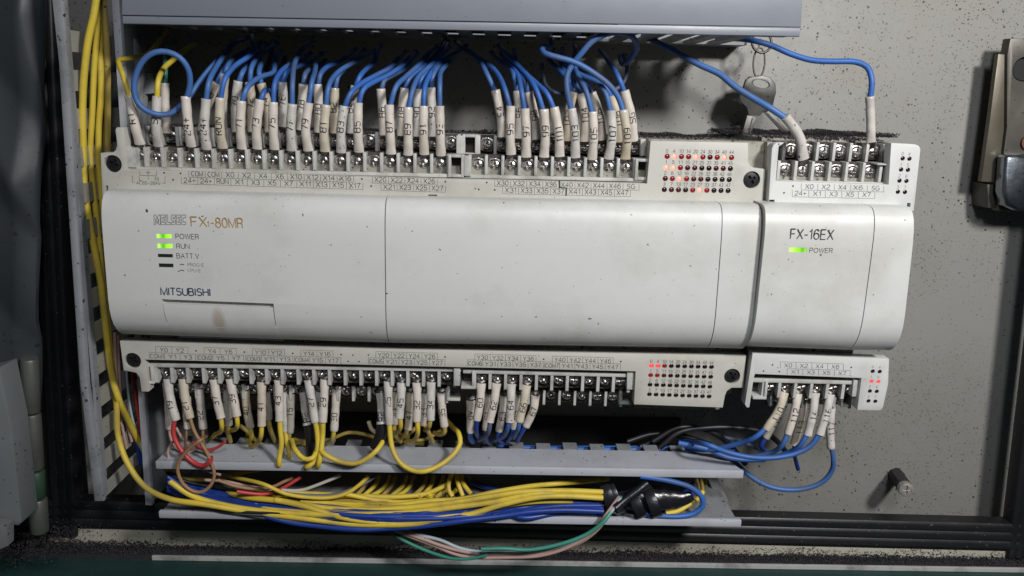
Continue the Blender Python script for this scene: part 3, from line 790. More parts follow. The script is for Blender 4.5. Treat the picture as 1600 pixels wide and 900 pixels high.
lv = [[2, 2, 1, 0, 0, 0, 0, 0, 0, 0], [1, 1, .5, 0, 0, 0, 0, 0, 0, 0], [0]*10, [0]*10]
inkb2 = bmesh.new()
led_field(bplate, plc, (1017.5, 571.3), (1111.7, 573.6), (1014.7, 616.3), (1108, 619.7), 10, 4, YPL, lv, tn, inkb2, ndy=-7, nh=5, hole=1.2)
cb = mount_screw(plc, 176.5, 256, YPL, 3.9); merge(cb, mount_screw(plc, 1174.5, 281, YPL, 3.9)); 
for q in ([(1180, 314), (1185, 314), (1185, 323), (1180, 323)], [(669, 304), (683, 304), (683, 311.5), (669, 311.5)], [(165, 290), (169, 290), (169, 303), (165, 303)]):
    t = bmesh.new(); prism(t, pxs(q, YPL), YPL-2, YPL+4); merge(cb, t)
cut(tplate, cb)
cb = mount_screw(plc, 207.5, 563.5, YPL, 3.9); merge(cb, mount_screw(plc, 1144, 588, YPL, 3.9)); cut(bplate, cb)

# terminal blocks ----------------------------------------------------
# lower (front) rows on top, then the stepped back rows
b1, A1, B1, s1 = terminals(plc, 'terminal_block', (218.7, 245), (688, 256), 19, 0, True, SQ, fin=(-4.2, 4.6), Rext=1.6)
b2, A2, B2, s2 = terminals(plc, 'terminal_block', (747, 257.5), (977, 262.5), 10, 0, True, SQ, fin=(-4.2, 4.6), Rext=1.55, Lext=.9)
hole_frame(b1, P(713.5, 258, 0), 7.2, 10.2, 0); hole_frame(b2, P(1001.5, 263.5, 0), 7.0, 9.6, 0)
block(b1, [(198, 231), (211, 231.5), (213, 262), (200, 261.5)], -4.8, 5, 'end_block')
block(b2, [(725, 244), (736.5, 244), (736, 275), (725, 275)], -5.2, 5, 'end_block')
YB = 9.5
b3, A3, B3, s3 = terminals(plc, 'terminal_block', (242, 211.5), (705, 223.5), 19, YB, True, SQ, rail=False, fin=(-4.6, 4.2), Lext=1.6, Rext=.9)
b4, A4, B4, s4 = terminals(plc, 'terminal_block', (761, 226), (990, 231), 10, YB, True, SQ, rail=False, fin=(-4.6, 4.4), Lext=1.6, Rext=.9)
hole_frame(b4, P(735, 226, YB), 7.2, 9.8, YB)
block(b3, [(713, 212), (724.5, 212), (724.5, 241), (713, 241)], YB-5.2, YB+4, 'end_block')
block(b4, [(1001, 217), (1013, 217.5), (1012, 244), (1001, 243.5)], YB-5.2, YB+4, 'end_block')
bm = bmesh.new()
box(bm, A3.x-11, B4.x+8, YB+3.5, YB+7, A4.z+3.6, hz1+.6, .3)
build('rear_ridge', bm, MAT['barrier'], plc, smooth=40)
# bottom
c1, D1, E1, t1 = terminals(plc, 'terminal_block', (261, 579), (699, 585.5), 19, 0, False, RD, fin=(-5.0, 2.9), Lext=1.45, Rext=.9)
c2, D2, E2, t2_ = terminals(plc, 'terminal_block', (754, 588.8), (969, 594), 10, 0, False, RD, fin=(-5.0, 2.9), Lext=1.25, Rext=.95)
def angle_frame(parent, px, py, Y, flip=False):
    c = P(px, py, Y); bm = bmesh.new()
    box(bm, c.x-3.4, c.x+3.2, Y-4.8, Y+4, c.z-4.8, c.z-3.4, .2)
    box(bm, (c.x-3.4 if flip else c.x+1.9), (c.x-2.1 if flip else c.x+3.2), Y-4.8, Y+4, c.z-3.39, c.z+4.4, .2)
    build('foot', bm, MAT['barrier'], parent, smooth=40)
angle_frame(c1, 236, 580, 0); angle_frame(c2, 732, 588, 0)
block(c1, [(709, 569), (719, 569), (718.5, 603), (709, 603)], -5.1, 4, 'end_block')
block(c2, [(980, 580), (991, 580), (990, 609), (979.5, 609)], -5.1, 4, 'end_block')
c3, D3, E3, t3 = terminals(plc, 'terminal_block', (273.5, 604.5), (687, 612), 18, YB, False, RD, rail=False, fin=(-4.6, 3.2), bw=1.2)
c4, D4, E4, t4 = terminals(plc, 'terminal_block', (766, 613), (957, 617.5), 9, YB, False, RD, rail=False, fin=(-4.6, 3.2), bw=1.2)
angle_frame(c3, 710, 607, YB, True); angle_frame(c4, 976, 613, YB, True)

# names printed on the plates
# frames above use printed boxes whose rules sit below (top plate) or above (bottom plate) the names
Y_ = YPL
label_strip(inkb, ['.', '.', 'COM', 'COM', 'X0', 'X2', 'X4', 'X6', 'X10', 'X12', 'X14', 'X16', '.'], (256.5, 270), (565.5, 279.5), Y_, up=4.2, dn=5.6)
label_strip(inkb, ['.', '24+', '24+', 'RUN', 'X1', 'X3', 'X5', 'X7', 'X11', 'X13', 'X15', 'X17', '.'], (270.5, 281), (580, 290.8), Y_, up=4.5, dn=5.8)
label_strip(inkb, ['X20', 'X22', 'X24', 'X26', '.'], (594.5, 280.7), (696, 283.7), Y_, up=4.2, dn=5.6)
label_strip(inkb, ['X21', 'X23', 'X25', 'X27'], (608, 292), (683.5, 294.2), Y_, up=4.5, dn=5.8)
label_strip(inkb, ['.', 'X30', 'X32', 'X34', 'X36', 'X40', 'X42', 'X44', 'X46', 'SG'], (760.5, 285.2), (986, 291.3), Y_, up=4.2, dn=5.6)
label_strip(inkb, ['.', '.', 'X31', 'X33', 'X35', 'X37', 'X41', 'X43', 'X45', 'X47'], (748, 296), (972.5, 301.2), Y_, up=4.5, dn=5.8)
for t, x, y in (('L', 220, 279), ('N', 245, 279.5)): printed(inkb, t, x, y, 6, Y_, wpx=4.5)
printed(inkb, 'AC85~264V', 232, 286, 4.6, Y_, wpx=36)
for a_, b_ in (((218.5, 266.5), (218.5, 274)), ((218.5, 274), (244.5, 274.8)), ((244.5, 274.8), (244.5, 267)), ((231.5, 274.5), (231.5, 281)), ((207, 274), (207, 284.5)), ((207, 284.5), (211, 284.6)), ((258, 275.5), (258, 286.3)), ((254, 286.2), (258, 286.3)), ((228, 269), (235, 269.2)), ((231.5, 266), (231.5, 269)), ((229.5, 270.7), (233.5, 270.8)), ((230.5, 272.2), (232.5, 272.2))):
    quad(inkb, P(*a_, Y_), P(*b_, Y_), .15, Y_)
quad(inkb, P(874, 281, Y_), P(874.5, 293, Y_), .75, Y_-.02); quad(inkb, P(874, 293, Y_), P(884.5, 293.5, Y_), .45, Y_-.02); quad(inkb, P(885, 293, Y_), P(884.5, 306, Y_), .7, Y_-.02)
def bstrip(items, p0, p1): label_strip(inkb2, items, p0, p1, Y_, h=6.9, up=5.4, dn=4.6, top=True)
bstrip(['Y0', 'Y2', '.', 'Y4', 'Y6', '.', 'Y10', 'Y12', '.', 'Y14', 'Y16', '.'], (256, 546.8), (533, 554))
for x, y in ((551.5, 554.8), (575.7, 554.6), (544, 564.5), (561, 565)): dot(inkb2, x, y, 1.3, Y_)
bstrip(['Y20', 'Y22', 'Y24', 'Y26', '.'], (599.3, 555), (695.5, 557.6))
bstrip(['Y30', 'Y32', 'Y34', 'Y36', '.'], (754, 558.6), (849.5, 561.2))
bstrip(['Y40', 'Y42', 'Y44', 'Y46', '.'], (875, 562), (970, 564.9))
bstrip(['COM1', 'Y1', 'Y3'], (245.3, 556.5), (293.7, 558.2)); bstrip(['COM2', 'Y5', 'Y7'], (320.5, 558.8), (368.8, 560))
bstrip(['COM3', 'Y11', 'Y13'], (396.3, 560.8), (445.3, 561.8)); bstrip(['COM4', 'Y15', 'Y17'], (472, 562.3), (520.5, 563.7))
bstrip(['COM5', 'Y21', 'Y23', 'Y25', 'Y27'], (587.5, 564.7), (683.3, 567)); bstrip(['COM6', 'Y31', 'Y33', 'Y35', 'Y37'], (742.5, 567.8), (837, 570.2))
bstrip(['COM7', 'Y41', 'Y43', 'Y45', 'Y47'], (862.5, 571), (957.5, 573.5))
build('terminal_names', inkb, [MAT['ink'], MAT['ink_fade']], plc); build('terminal_names', inkb2, [MAT['ink'], MAT['ink_fade']], plc)

# covers
cv1, g1 = cover('front_cover', plc, [(155, 300.5), (600.3, 311.5), (602.6, 548), (174.5, 534)], YCV)
cv2, g2 = cover('front_cover', plc, [(601.8, 311.5), (1130.5, 321), (1112.5, 556), (604, 548)], YCV)
cv3, g3 = cover('side_cover', plc, [(1131.8, 321), (1193, 323), (1170.5, 557.5), (1114, 556)], YCV)
# flap with its finger groove, in the left cover
def onto(px, py, Y=YCV): return P(px, py, Y)
fl = [(253.5, 474), (426.5, 480.5), (431.5, 541.8), (262.5, 536.8)]
cb = bmesh.new(); prism(cb, pxs([(252.3, 467.5), (427.3, 474.5), (433, 560), (263, 560)], YCV), YCV-3, YCV+2.6)
# keep the bottom of the cover whole behind the flap
cut(cv1, cb)
tl, tr, br, bl = [P(x, y, YCV) for x, y in [(254, 474.8), (426, 481.4), (431.5, 545.2), (263.3, 539.6)]]
H = g1[0].z-g1[3].z
def cov_t(p): 
    # fraction down the cover at this x
    u = (p.x-g1[0].x)/(g1[1].x-g1[0].x); zt_ = g1[0].z+(g1[1].z-g1[0].z)*u; zb_ = g1[3].z+(g1[2].z-g1[3].z)*u
    return (zt_-p.z)/(zt_-zb_)
def cov_dy(t):
    pr = g1[4]
    for (t0, d0), (t1_, d1) in zip(pr, pr[1:]):
        if t0 <= t <= t1_ and t1_ > t0: return d0+(d1-d0)*(t-t0)/(t1_-t0)
    return 0
bm = bmesh.new(); fr = []; bk = []
ts = [0, .25, .5, .62, .72, .8, .86, .92, .96, 1.]
for s_ in ts:
    L, R = tl.lerp(bl, s_), tr.lerp(br, s_); rf = []; rb = []
    for i in range(5):
        p = L.lerp(R, i/4); dy = cov_dy(min(1, cov_t(p))); rf.append(bm.verts.new((p.x, YCV+dy-.12+(.5 if s_ == 0 else 0), p.z))); rb.append(bm.verts.new((p.x, YCV+dy+1.6 if s_ < .95 else YCV+12, p.z)))
    fr.append(rf); bk.append(rb)
for k in range(len(ts)-1):
    for i in range(4):
        bm.faces.new((fr[k][i], fr[k][i+1], fr[k+1][i+1], fr[k+1][i])); bm.faces.new((bk[k][i], bk[k+1][i], bk[k+1][i+1], bk[k][i+1]))
    bm.faces.new((fr[k][0], fr[k+1][0], bk[k+1][0], bk[k][0])); bm.faces.new((fr[k][4], bk[k][4], bk[k+1][4], fr[k+1][4]))
for i in range(4):
    bm.faces.new((fr[0][i], bk[0][i], bk[0][i+1], fr[0][i+1])); bm.faces.new((fr[-1][i], fr[-1][i+1], bk[-1][i+1], bk[-1][i]))
# stain on the flap
ms = MAT['cover'].copy(); ms.name = 'cover_stained'; nt = ms.node_tree; b_ = nt.nodes['Principled BSDF']; src = b_.inputs['Base Color'].links[0].from_socket
geo = nt.nodes.new('ShaderNodeNewGeometry'); sc_ = P(340, 503, YCV)*MM
vm = nt.nodes.new('ShaderNodeVectorMath'); vm.operation = 'SUBTRACT'; nt.links.new(geo.outputs['Position'], vm.inputs[0]); vm.inputs[1].default_value = sc_
vs_ = nt.nodes.new('ShaderNodeVectorMath'); vs_.operation = 'MULTIPLY'; nt.links.new(vm.outputs[0], vs_.inputs[0]); vs_.inputs[1].default_value = (1/.0030, 0, 1/.0062)
ln = nt.nodes.new('ShaderNodeVectorMath'); ln.operation = 'LENGTH'; nt.links.new(vs_.outputs[0], ln.inputs[0])
mr = nt.nodes.new('ShaderNodeMapRange'); mr.inputs[1].default_value = .55; mr.inputs[2].default_value = 1.25; mr.inputs[3].default_value = .55; mr.inputs[4].default_value = 0; nt.links.new(ln.outputs['Value'], mr.inputs[0])
mx = nt.nodes.new('ShaderNodeMix'); mx.data_type = 'RGBA'; nt.links.new(mr.outputs[0], mx.inputs[0]); nt.links.new(src, mx.inputs[6]); mx.inputs[7].default_value = (.30, .21, .12, 1); nt.links.new(mx.outputs[2], b_.inputs['Base Color'])
build('access_flap', bm, ms, plc, smooth=32, label='small flap with a brown finger stain')

# lamps on the left cover
cb = bmesh.new()
LAMPS = [((244, 365.5), (268, 366), (268, 372.5), (244.5, 372)), ((245.5, 380.5), (269.5, 381), (269.5, 388), (246, 387.5)), ((246, 396.5), (270, 397), (270, 402.5), (246.5, 402)), ((247.5, 411.5), (271, 412), (271, 418), (248, 417.5))]
for q in LAMPS: t = bmesh.new(); prism(t, pxs(q, YCV), YCV-2, YCV+1.8); merge(cb, t)
cut(cv1, cb)
for i, q in enumerate(LAMPS):
    bm = bmesh.new(); prism(bm, pxs(q, YCV), YCV+.35, YCV+1.7, .1)
    m = green_lamp('lamp_green', P(*q[0], YCV).x, P(*q[1], YCV).x, (.45, .4)[i]) if i < 2 else MAT['lens_dark']
    build('indicator_light', bm, m, plc, label='lit green lamp' if i < 2 else 'unlit dark lamp')
bm = bmesh.new()
printed(bm, 'FX', 311, 346.3, 15, YCV, wpx=24, mi=1, weight=.10); printed(bm, '1', 325.5, 350, 8.5, YCV, wpx=3, mi=1, thin=.02); printed(bm, '-80MR', 354.5, 348, 15, YCV, wpx=49, mi=1, weight=.10)
for t, x, y, h, wd in (('POWER', 292.5, 369.6, 7.6, 35), ('RUN', 286, 384.7, 7.4, 19.5), ('BATT.V', 293.5, 400, 7.6, 34), ('PROG-E', 306, 413.8, 5, 25), ('CPU-E', 303.5, 422.6, 5, 20)):
    printed(bm, t, x, y, h, YCV, wpx=wd, mi=0 if h > 6 else 2, thin=.0)
for y in (413.3, 422.6): quad(bm, P(281, y-.3, YCV), P(288, y, YCV), .5, YCV, 2)
printed(bm, 'MITSUBISHI', 290, 456, 11.2, YCV, wpx=77, mi=3, weight=.17, gap=.17)
# outlined letters
def outline_word(bm, word, px, py, h, wpx, Y, mi):
    gl = {'M': [(0, 0), (0, 1), (.3, 1), (.5, .55), (.7, 1), (1, 1), (1, 0), (.74, 0), (.74, .6), (.5, .1), (.26, .6), (.26, 0)], 'E': [(0, 0), (0, 1), (.9, 1), (.9, .76), (.32, .76), (.32, .62), (.8, .62), (.8, .4), (.32, .4), (.32, .24), (.9, .24), (.9, 0)], 'L': [(0, 0), (0, 1), (.34, 1), (.34, .24), (.9, .24), (.9, 0)], 'S': [(0, 0), (0, .24), (.58, .24), (.58, .4), (.15, .4), (0, .52), (0, .88), (.15, 1), (.9, 1), (.9, .76), (.34, .76), (.34, .62), (.75, .62), (.9, .5), (.9, .12), (.75, 0)], 'C': [(.15, 0), (0, .12), (0, .88), (.15, 1), (.9, 1), (.9, .72), (.34, .72), (.34, .28), (.9, .28), (.9, 0)]}
    n = len(word); cw = wpx/(n+.35)
    x = px-wpx/2
    for ch in word:
        wch = cw*1.35 if ch == 'M' else cw
        q = [P(x+a*wch*.9, py+h/2-b*h, Y) for a, b in gl[ch]]
        for a, b in zip(q, q[1:]+q[:1]): quad(bm, a, b, .13, Y, mi)
        x += wch
outline_word(bm, 'MELSEC', 266.5, 343.2, 15.5, 51, YCV, 0)
build('printed_lettering', bm, [MAT['ink'], MAT['ink_gold'], MAT['ink_fade'], MAT['ink_navy']], plc)
bm = bmesh.new()   # faint embossed chevron marks and chips
for q in ([(546, 320), (552, 325.5), (559, 320.5)], [(1158, 333), (1163, 338), (1169, 331)]):
    v = pxs(q, YCV)
    for a, b in zip(v, v[1:]):
        d = Vector((b.x-a.x, 0, b.z-a.z)).normalized(); n = Vector((-d.z, 0, d.x))*.08
        bm.faces.new([bm.verts.new((p.x, YCV+2.4+(-.5), p.z)) for p in (a-n, b-n, b+n, a+n)])
bm.free()

# ================================================================== EXTENSION MODULE
dE = -4.0
ext = empty('extension_module', P(1300, 430, 0), label='smaller beige module with one green lamp next to the long controller', cat='controller module')
YE, YEC = YPL+dE, YCV+dE
bm = bmesh.new()
ez1 = P(1300, 218, 3).z; ez0 = P(1260, 612, 3).z
box(bm, P(1190, 300, 3).x, P(1385, 300, 3).x, 10.8, YP-1.5, ez0, ez1, .8)
box(bm, P(1203, 300, -12).x, P(1380, 300, -12).x, dE-.5, 10.7, P(1270, 590, -12).z, P(1300, 280, -12).z)
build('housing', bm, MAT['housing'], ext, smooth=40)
ol = [(1200, 330), (1206, 232), (1209, 226), (1214, 223), (1226, 222.5), (1223, 225), (1217, 229), (1212, 283), (1388.5, 288.5), (1392.5, 223.5), (1430, 225.5), (1436, 228), (1438.5, 233), (1428, 330), (1300, 330)]
bm = bmesh.new(); prism(bm, pxs(ol, YE), YE, YE+6, .25); etp = build('top_plate', bm, MAT['plate_ext'], ext, smooth=40)
bm = bmesh.new(); prism(bm, pxs([(1199, 222), (1209, 222), (1199, 330), (1192, 330)], YE+6.05), YE+6.05, 2, .3); build('side_shell', bm, MAT['housing'], ext, smooth=40); bm = bmesh.new()
prism(bm, pxs([(1172, 556), (1180, 556), (1170, 637), (1163.5, 630)], YE+6.05), YE+6.05, 2, .3); build('side_shell', bm, MAT['housing'], ext, smooth=40); bm = bmesh.new()
prism(bm, pxs([(1393.5, 224), (1434, 227), (1424, 330), (1388, 330)], YE+6.05), YE+6.05, 9.5, .3)
build('side_shell', bm, MAT['housing'], ext, smooth=40)
ol = [(1176, 552), (1389.5, 561), (1388, 600), (1380, 636), (1377, 640.5), (1372, 641.5), (1339.5, 640.5), (1346, 591), (1180, 584.5), (1178, 590), (1171, 636.5), (1167, 637), (1164, 632)]
bm = bmesh.new(); prism(bm, pxs(ol, YE), YE, YE+6, .25); ebp = build('bottom_plate', bm, MAT['plate_ext'], ext, smooth=40)
ib = bmesh.new()
ib2 = bmesh.new()
nm = [['0', '4'], ['1', '5'], ['2', '6'], ['3', '7']]
led_field(etp, ext, (1410.5, 247.5), (1421, 248), (1403, 299.7), (1414, 300.2), 2, 4, YE, [[0, 0]]*4, nm, ib, hole=1.02, ink=1, nh=4.6, ndy=-7.6)
led_field(ebp, ext, (1363.7, 580.2), (1374.6, 580.8), (1357, 626.7), (1367.7, 627.2), 2, 4, YE, [[0, 0], [2, 2], [0, 0], [0, 0]], nm, ib2, hole=1.02, ink=1, nh=4.2, ndy=-7)
cb = bmesh.new()
for q in ([(1202, 312), (1210.5, 312), (1210, 318.5), (1201.5, 318.5)], [(1417.5, 317), (1423, 317.3), (1422.3, 323.5), (1417, 323)]): prism(cb, pxs(q, YE), YE-2, YE+4)
cut(etp, cb)
e1, _, _, _ = terminals(ext, 'terminal_block', (1226, 266), (1357.5, 269), 6, dE, True, SQ, fin=(-4.2, 4.5), Rext=1.4, Lext=.75, cell=7.4)
e2, _, _, _ = terminals(ext, 'terminal_block', (1234.5, 235.5), (1363, 239), 6, dE+8, True, SQ, rail=False, fin=(-4.6, 4.4), Rext=1.4, Lext=.8)
bm = bmesh.new(); prism(bm, pxs([(1376, 229), (1392, 229), (1388, 286), (1373, 286)], dE+7), dE+7, dE+9); build('end_wall', bm, MAT['housing'], e1)
block(e1, [(1371, 255.5), (1389, 256), (1388.8, 258.5), (1371, 258)], dE-5, dE+8, 'end_bar')
f1, _, _, _ = terminals(ext, 'terminal_block', (1201.7, 602), (1325, 604.8), 6, dE, False, RD, fin=(-5.0, 2.7), Lext=1.35, Rext=.75)
f2, _, _, _ = terminals(ext, 'terminal_block', (1214, 620), (1312, 623), 5, dE+8, False, RD, rail=False, fin=(-3.6, 3.4), bw=1.2)
angle_frame(f1, 1184, 604, dE)
block(f1, [(1334, 594), (1341.5, 594.5), (1339.5, 620), (1331, 620)], dE-5, dE+4, 'end_block')
block(f2, [(1315, 622), (1318, 622), (1317, 633), (1326, 633), (1326, 636.5), (1314, 636)], dE+3, dE+10, 'end_bar')
label_strip(ib, ['.', 'X0', 'X2', 'X4', 'X6.', 'SG'], (1239, 290.7), (1368, 294), YE, h=6.8, up=4.2, dn=5.6)
label_strip(ib, ['.', '24+', 'X1', 'X3', 'X5', 'X7'], (1225, 301.3), (1354, 304.3), YE, h=6.8, up=4.5, dn=5.8)
label_strip(ib2, ['.', 'X0', 'X2', 'X4', 'X6', '.'], (1207, 570), (1330, 574), YE, h=6.5, up=5.2, dn=4.8, top=True)
label_strip(ib2, ['.', '.', 'X1', 'X3', 'X5', 'X7'], (1193, 579.7), (1316, 583.2), YE, h=6.3, up=4.8, dn=4.4, top=True)
build('terminal_names', ib, [MAT['ink'], MAT['ink_fade']], ext); build('terminal_names', ib2, [MAT['ink'], MAT['ink_fade']], ext)
ec1, h1 = cover('front_cover', ext, [(1200, 322), (1370.6, 325.3), (1339.5, 559.5), (1175.5, 553.5)], YEC)
ec2, h2 = cover('side_cover', ext, [(1372, 325.3), (1432.5, 326.8), (1406.5, 560.5), (1341, 559.6)], YEC)
lq = ((1233, 386.8), (1260.5, 387.3), (1260, 394.3), (1232.5, 393.8)); cb = bmesh.new(); prism(cb, pxs(lq, YEC), YEC-2, YEC+1.8); cut(ec1, cb)
bm = bmesh.new(); prism(bm, pxs(lq, YEC), YEC+.35, YEC+1.7, .1); build('indicator_light', bm, green_lamp('lamp_green', P(*lq[0], YEC).x, P(*lq[1], YEC).x, .8), ext, label='lit green lamp')
bm = bmesh.new(); printed(bm, 'FX-16EX', 1269, 366, 15.5, YEC, wpx=67, weight=.095); printed(bm, 'POWER', 1283, 391.3, 7.2, YEC, wpx=36, thin=.0)
build('printed_lettering', bm, MAT['ink'], ext)

# ================================================================== WIRES
HIDE = {}
def lerpY(n, ya, yb, p=1.0): return [ya+(yb-ya)*(i/max(1, n-1))**p for i in range(n)]
def pts3(lst, ya, yb, p=1.0):
    out = []; n = len(lst)
    for (q, y) in zip(lst, lerpY(n, ya, yb, p)):
        out.append(P(q[0], q[1], q[2] if len(q) > 2 else y))
    return out
def marked_wire(label, text, sleeve, wire, col, tpos=None, group='numbered wires at the top terminals', back=False, r=1.2, rs=2.08, sm='sleeve', Ys=None, Yw=None, lugp=True, p=1.0, hide=None, lm='lug', flat=1.0, extra=None, hgt=2.8, adv=2.6):
    """sleeve: px points from the terminal outwards; wire: px points from the sleeve mouth onwards"""
    if sm == 'sleeve': sm = random.choice(('sleeve', 'sleeve', 'sleeve_b', 'sleeve_c'))
    if col == 'blue': col = random.choice(('blue', 'blue_b'))
    y0, y1 = Ys or ((8.0, 7.0) if back else (-1.5, -4.5))
    sp_ = pts3(sleeve, y0, y1)
    if len(sp_) == 3 and not back and Ys is None: sp_[1].y -= 1.2
    base = sp_[0]
    t = empty('marked_wire', base, label=label, cat='wire', group=group)
    c = spline(sp_, 1.1); n = len(c); rad = []
    L = sum((b-a).length for a, b in zip(c, c[1:])); u = 0
    for i in range(n):
        if i: u += (c[i]-c[i-1]).length
        k = max(0, 1-u/5.5)*flat            # pinched over the lug
        wv = 1+.035*math.sin(u*.9+base.x)
        wv += .03*math.sin(u*2.3+base.z*3)*.5; rad.append(((rs*wv)*(1+.12*k), rs*wv*(1-.40*k)))
    bm = bmesh.new()
    rr = rad[:]; cc = c[:]
    # open mouth: roll the end over and go back inside a little
    endd = (c[-1]-c[-2]).normalized()
    cc = c+[c[-1]+endd*.15, c[-1]+endd*.12, c[-1]-endd*1.2]; rr = rad+[(rs*.93, rs*.93), (r*1.08, r*1.08), (r*1.02, r*1.02)]
    cc = [c[0]-(c[1]-c[0]).normalized()*.1]+cc; rr = [(rad[0][0]*.86, rad[0][1]*.8)]+rr
    tube(bm, cc, rr, 18)
    s = build('sleeve', bm, MAT[sm], t, smooth=50)
    if text:
        bm = bmesh.new(); tp = tpos
        cp = min(c, key=lambda q: (proj(q)-Vector(tp)).length)
        sleeve_text(bm, text, c, rad, cp, hgt=hgt, adv=adv); 
        if len(bm.verts): build('wire_number', bm, MAT['marker_ink'], s)
        else: bm.free()
    if wire:
        ya, yb = Yw or (c[-1].y, 42)
        w0 = c[-1]-endd*2.0
        wp = [w0]+pts3(wire, ya, yb, p)
        if hide: wp += [P(*h) for h in hide]
        bm = bmesh.new(); tube(bm, spline(wp, 1.8), r, 10); build('insulation', bm, MAT[col], t, smooth=60)
    if lugp:
        d = (c[0]-c[1]).normalized(); bm = bmesh.new()
        a = c[0]+(c[1]-c[0])*.5; b = c[0]+d*2.6
        tube(bm, [a, c[0]+d*.6, c[0]+d*1.0, b+Vector((0, 1.0, 0))], [(1.5, .9), (1.5, .85), (2.1, .45), (2.3, .4)], 10)
        build('lug', bm, MAT[lm], t, smooth=50)
    if extra:
        for q, m_, ya_, yb_, r_ in extra:
            bm = bmesh.new(); tube(bm, spline([c[-1]-endd*2]+pts3(q, ya_, yb_), 1.8), r_, 10); build('insulation', bm, MAT[m_], t, smooth=60)
    return t
def proj(p):
    d = p-CAM; w_ = fw.dot(d); return Vector((800+F*RT.dot(d)/w_, 450-F*UP.dot(d)/w_))
def loose(name, label, lst, col, ya, yb, r=1.15, group=None, p=1.0, n=10, cat='wire'):
    bm = bmesh.new(); tube(bm, spline(pts3(lst, ya, yb, p), 2.0), r, n)
    return build(name, bm, MAT[col], smooth=60, label=label, cat=cat, group=group)

TERM = {}
for a_, b_ in zip('71 73 75 77 79 81 83 85 87 89 91 93 95 97 99 101 103 105 107 109'.split(), 'X1 X3 X5 X7 X11 X13 X15 X17 X21 X23 X25 X27 X31 X33 X35 X37 X41 X43 X45 X47'.split()): TERM[a_] = b_
for a_, b_ in zip('70 72 74 76 78 80 82 84 86 88 90 92 94 96 98 104 106 108'.split(), 'X0 X2 X4 X6 X10 X12 X14 X16 X20 X22 X24 X26 X30 X32 X34 X42 X44 X46'.split()): TERM[a_] = b_
TB = dict(zip('37 39 41 43 27 29 45 32 34 60 62 64 66. 40 15 30 44 47 33 35 61 63 65 67 0V 110 112 114 116 113 117'.split(), 'Y4 Y6 Y10 Y12 Y14 Y16 Y22 Y24 Y26 Y30 Y32 Y34 Y36 Y7 Y13 Y17 Y21 Y23 Y25 Y27 Y31 Y33 Y35 Y37 COM6 X0 X2 X4 X6 X3 X7'.split()))
# --- top, front row ------------------------------------------------
FR = 'front row of the top terminals'
def W(text, lab, tp, sl, wr, col='blue', **k):
    marked_wire(lab, text, sl, wr, col, tp, **k)
def top_hide(x, y): return [(x, y-14, 56)]
def T(text, tp, sl, wr, back=False, col='blue', lab=None, r=1.18, **k):
    if lab is None:
        tn_ = TERM.get(text)
        lab = 'blue wire, white sleeve marked %s, %s above terminal name %s' % (text, 'back row' if back else 'front row', tn_) if tn_ else 'blue wire in a white sleeve marked %s, standing on the top terminals' % text
    if 'hide' not in k and wr:
        (xa, ya_), (xb, yb_) = wr[-2][:2], wr[-1][:2]
        k['hide'] = [(xb+(xb-xa)*.7+(800-xb)*.02, yb_-12, 54)]
    if 'Yw' not in k: k['Yw'] = (6.5, 30) if back else (-4.5, 22)
    marked_wire(lab, text, sl, wr, col, tp, back=back, r=r, **k)
T('R1', (209, 186), [(219, 225), (213, 196), (202, 149)], [(193, 120), (186, 100), (187, 93.5), (203, 91), (228, 86), (245, 70)], col='yellow', lab='yellow wire in a white sleeve marked R1, kinked beside the blue loop', hide=[(262, 48, 50)], r=1.15, Yw=(-3, 30))
T('S1', (246, 186), [(247.5, 228), (246, 200), (245.5, 151)], [(247, 128), (256, 107), (270, 94), (284, 81)], col='yellow', lab='yellow wire in a white sleeve marked S1, passing behind the blue loop', r=1.2)
T('24+', (293, 198), [(299, 228.5), (296, 200), (290, 151)], [(297, 130, -6), (294, 108, -8), (281, 90, -10), (262, 81, -11), (243, 81.5, -12), (225, 93, -12), (213, 115, -11.5), (209.5, 140, -11), (215, 160, -10), (229, 173, -9), (247, 179, -8), (264, 178, -4), (278, 169, 1), (290, 158, 3), (299, 146, 4), (320, 117, 10), (344, 90, 18)], lab='blue wire wound in one big loop from a white sleeve marked 24+', hide=[(358, 72, 50)], r=1.25)
T('24+', (319, 198), [(323, 233), (321, 200), (322, 155)], [(326, 130), (341, 100), (362, 71)], lab='blue wire rising straight from a white sleeve marked 24+, beside the RUN wire')
T('RUN', (345, 195), [(348, 231), (345, 200), (344, 153)], [(351, 125), (366, 104), (386, 90), (397, 80), (395, 70)], hide=[(394, 55, 50)])
T('71', (376, 192), [(378, 232), (377, 200), (377, 158)], [(384, 141), (397, 126), (413, 118), (427, 113), (430, 92)])
T('73', (400, 191), [(402, 232), (402, 200), (406, 156)], [(411, 146), (418, 141), (427, 143)], hide=[(436, 130, 20), (445, 90, 50)])
T('75', (428, 192), [(429, 233), (428, 200), (427, 160)], [(429, 132), (439, 112), (453, 101), (468, 95)])
T('77', (456, 195), [(456, 235), (455.5, 200), (457, 163)], [(457, 130), (461, 97), (473, 76)])
T('79', (480, 194), [(482, 235), (478.5, 205), (482, 161)], [(487, 130), (492, 112), (494, 96)])
T('81', (509, 198), [(508, 236), (507, 205), (509.5, 164)], [(513, 137), (524, 117), (544, 102), (565, 91)])
T('83', (533, 199), [(533, 238), (533.5, 205), (537.5, 166)], [(547, 147), (564, 131), (585, 119), (609, 106), (621, 93)])
T('85', (560, 196), [(561, 237), (560, 205), (559.5, 161)], [(567, 141), (584, 128), (605, 118), (625, 105), (638, 92)])
T('87', (608, 199), [(611, 240), (610, 205), (608, 164)], [(618, 137), (634, 120), (654, 102), (669, 84)])
T('89', (638, 201), [(638, 242), (638, 205), (637.5, 168)], [(644, 143), (654, 120), (673, 102), (689, 86)])
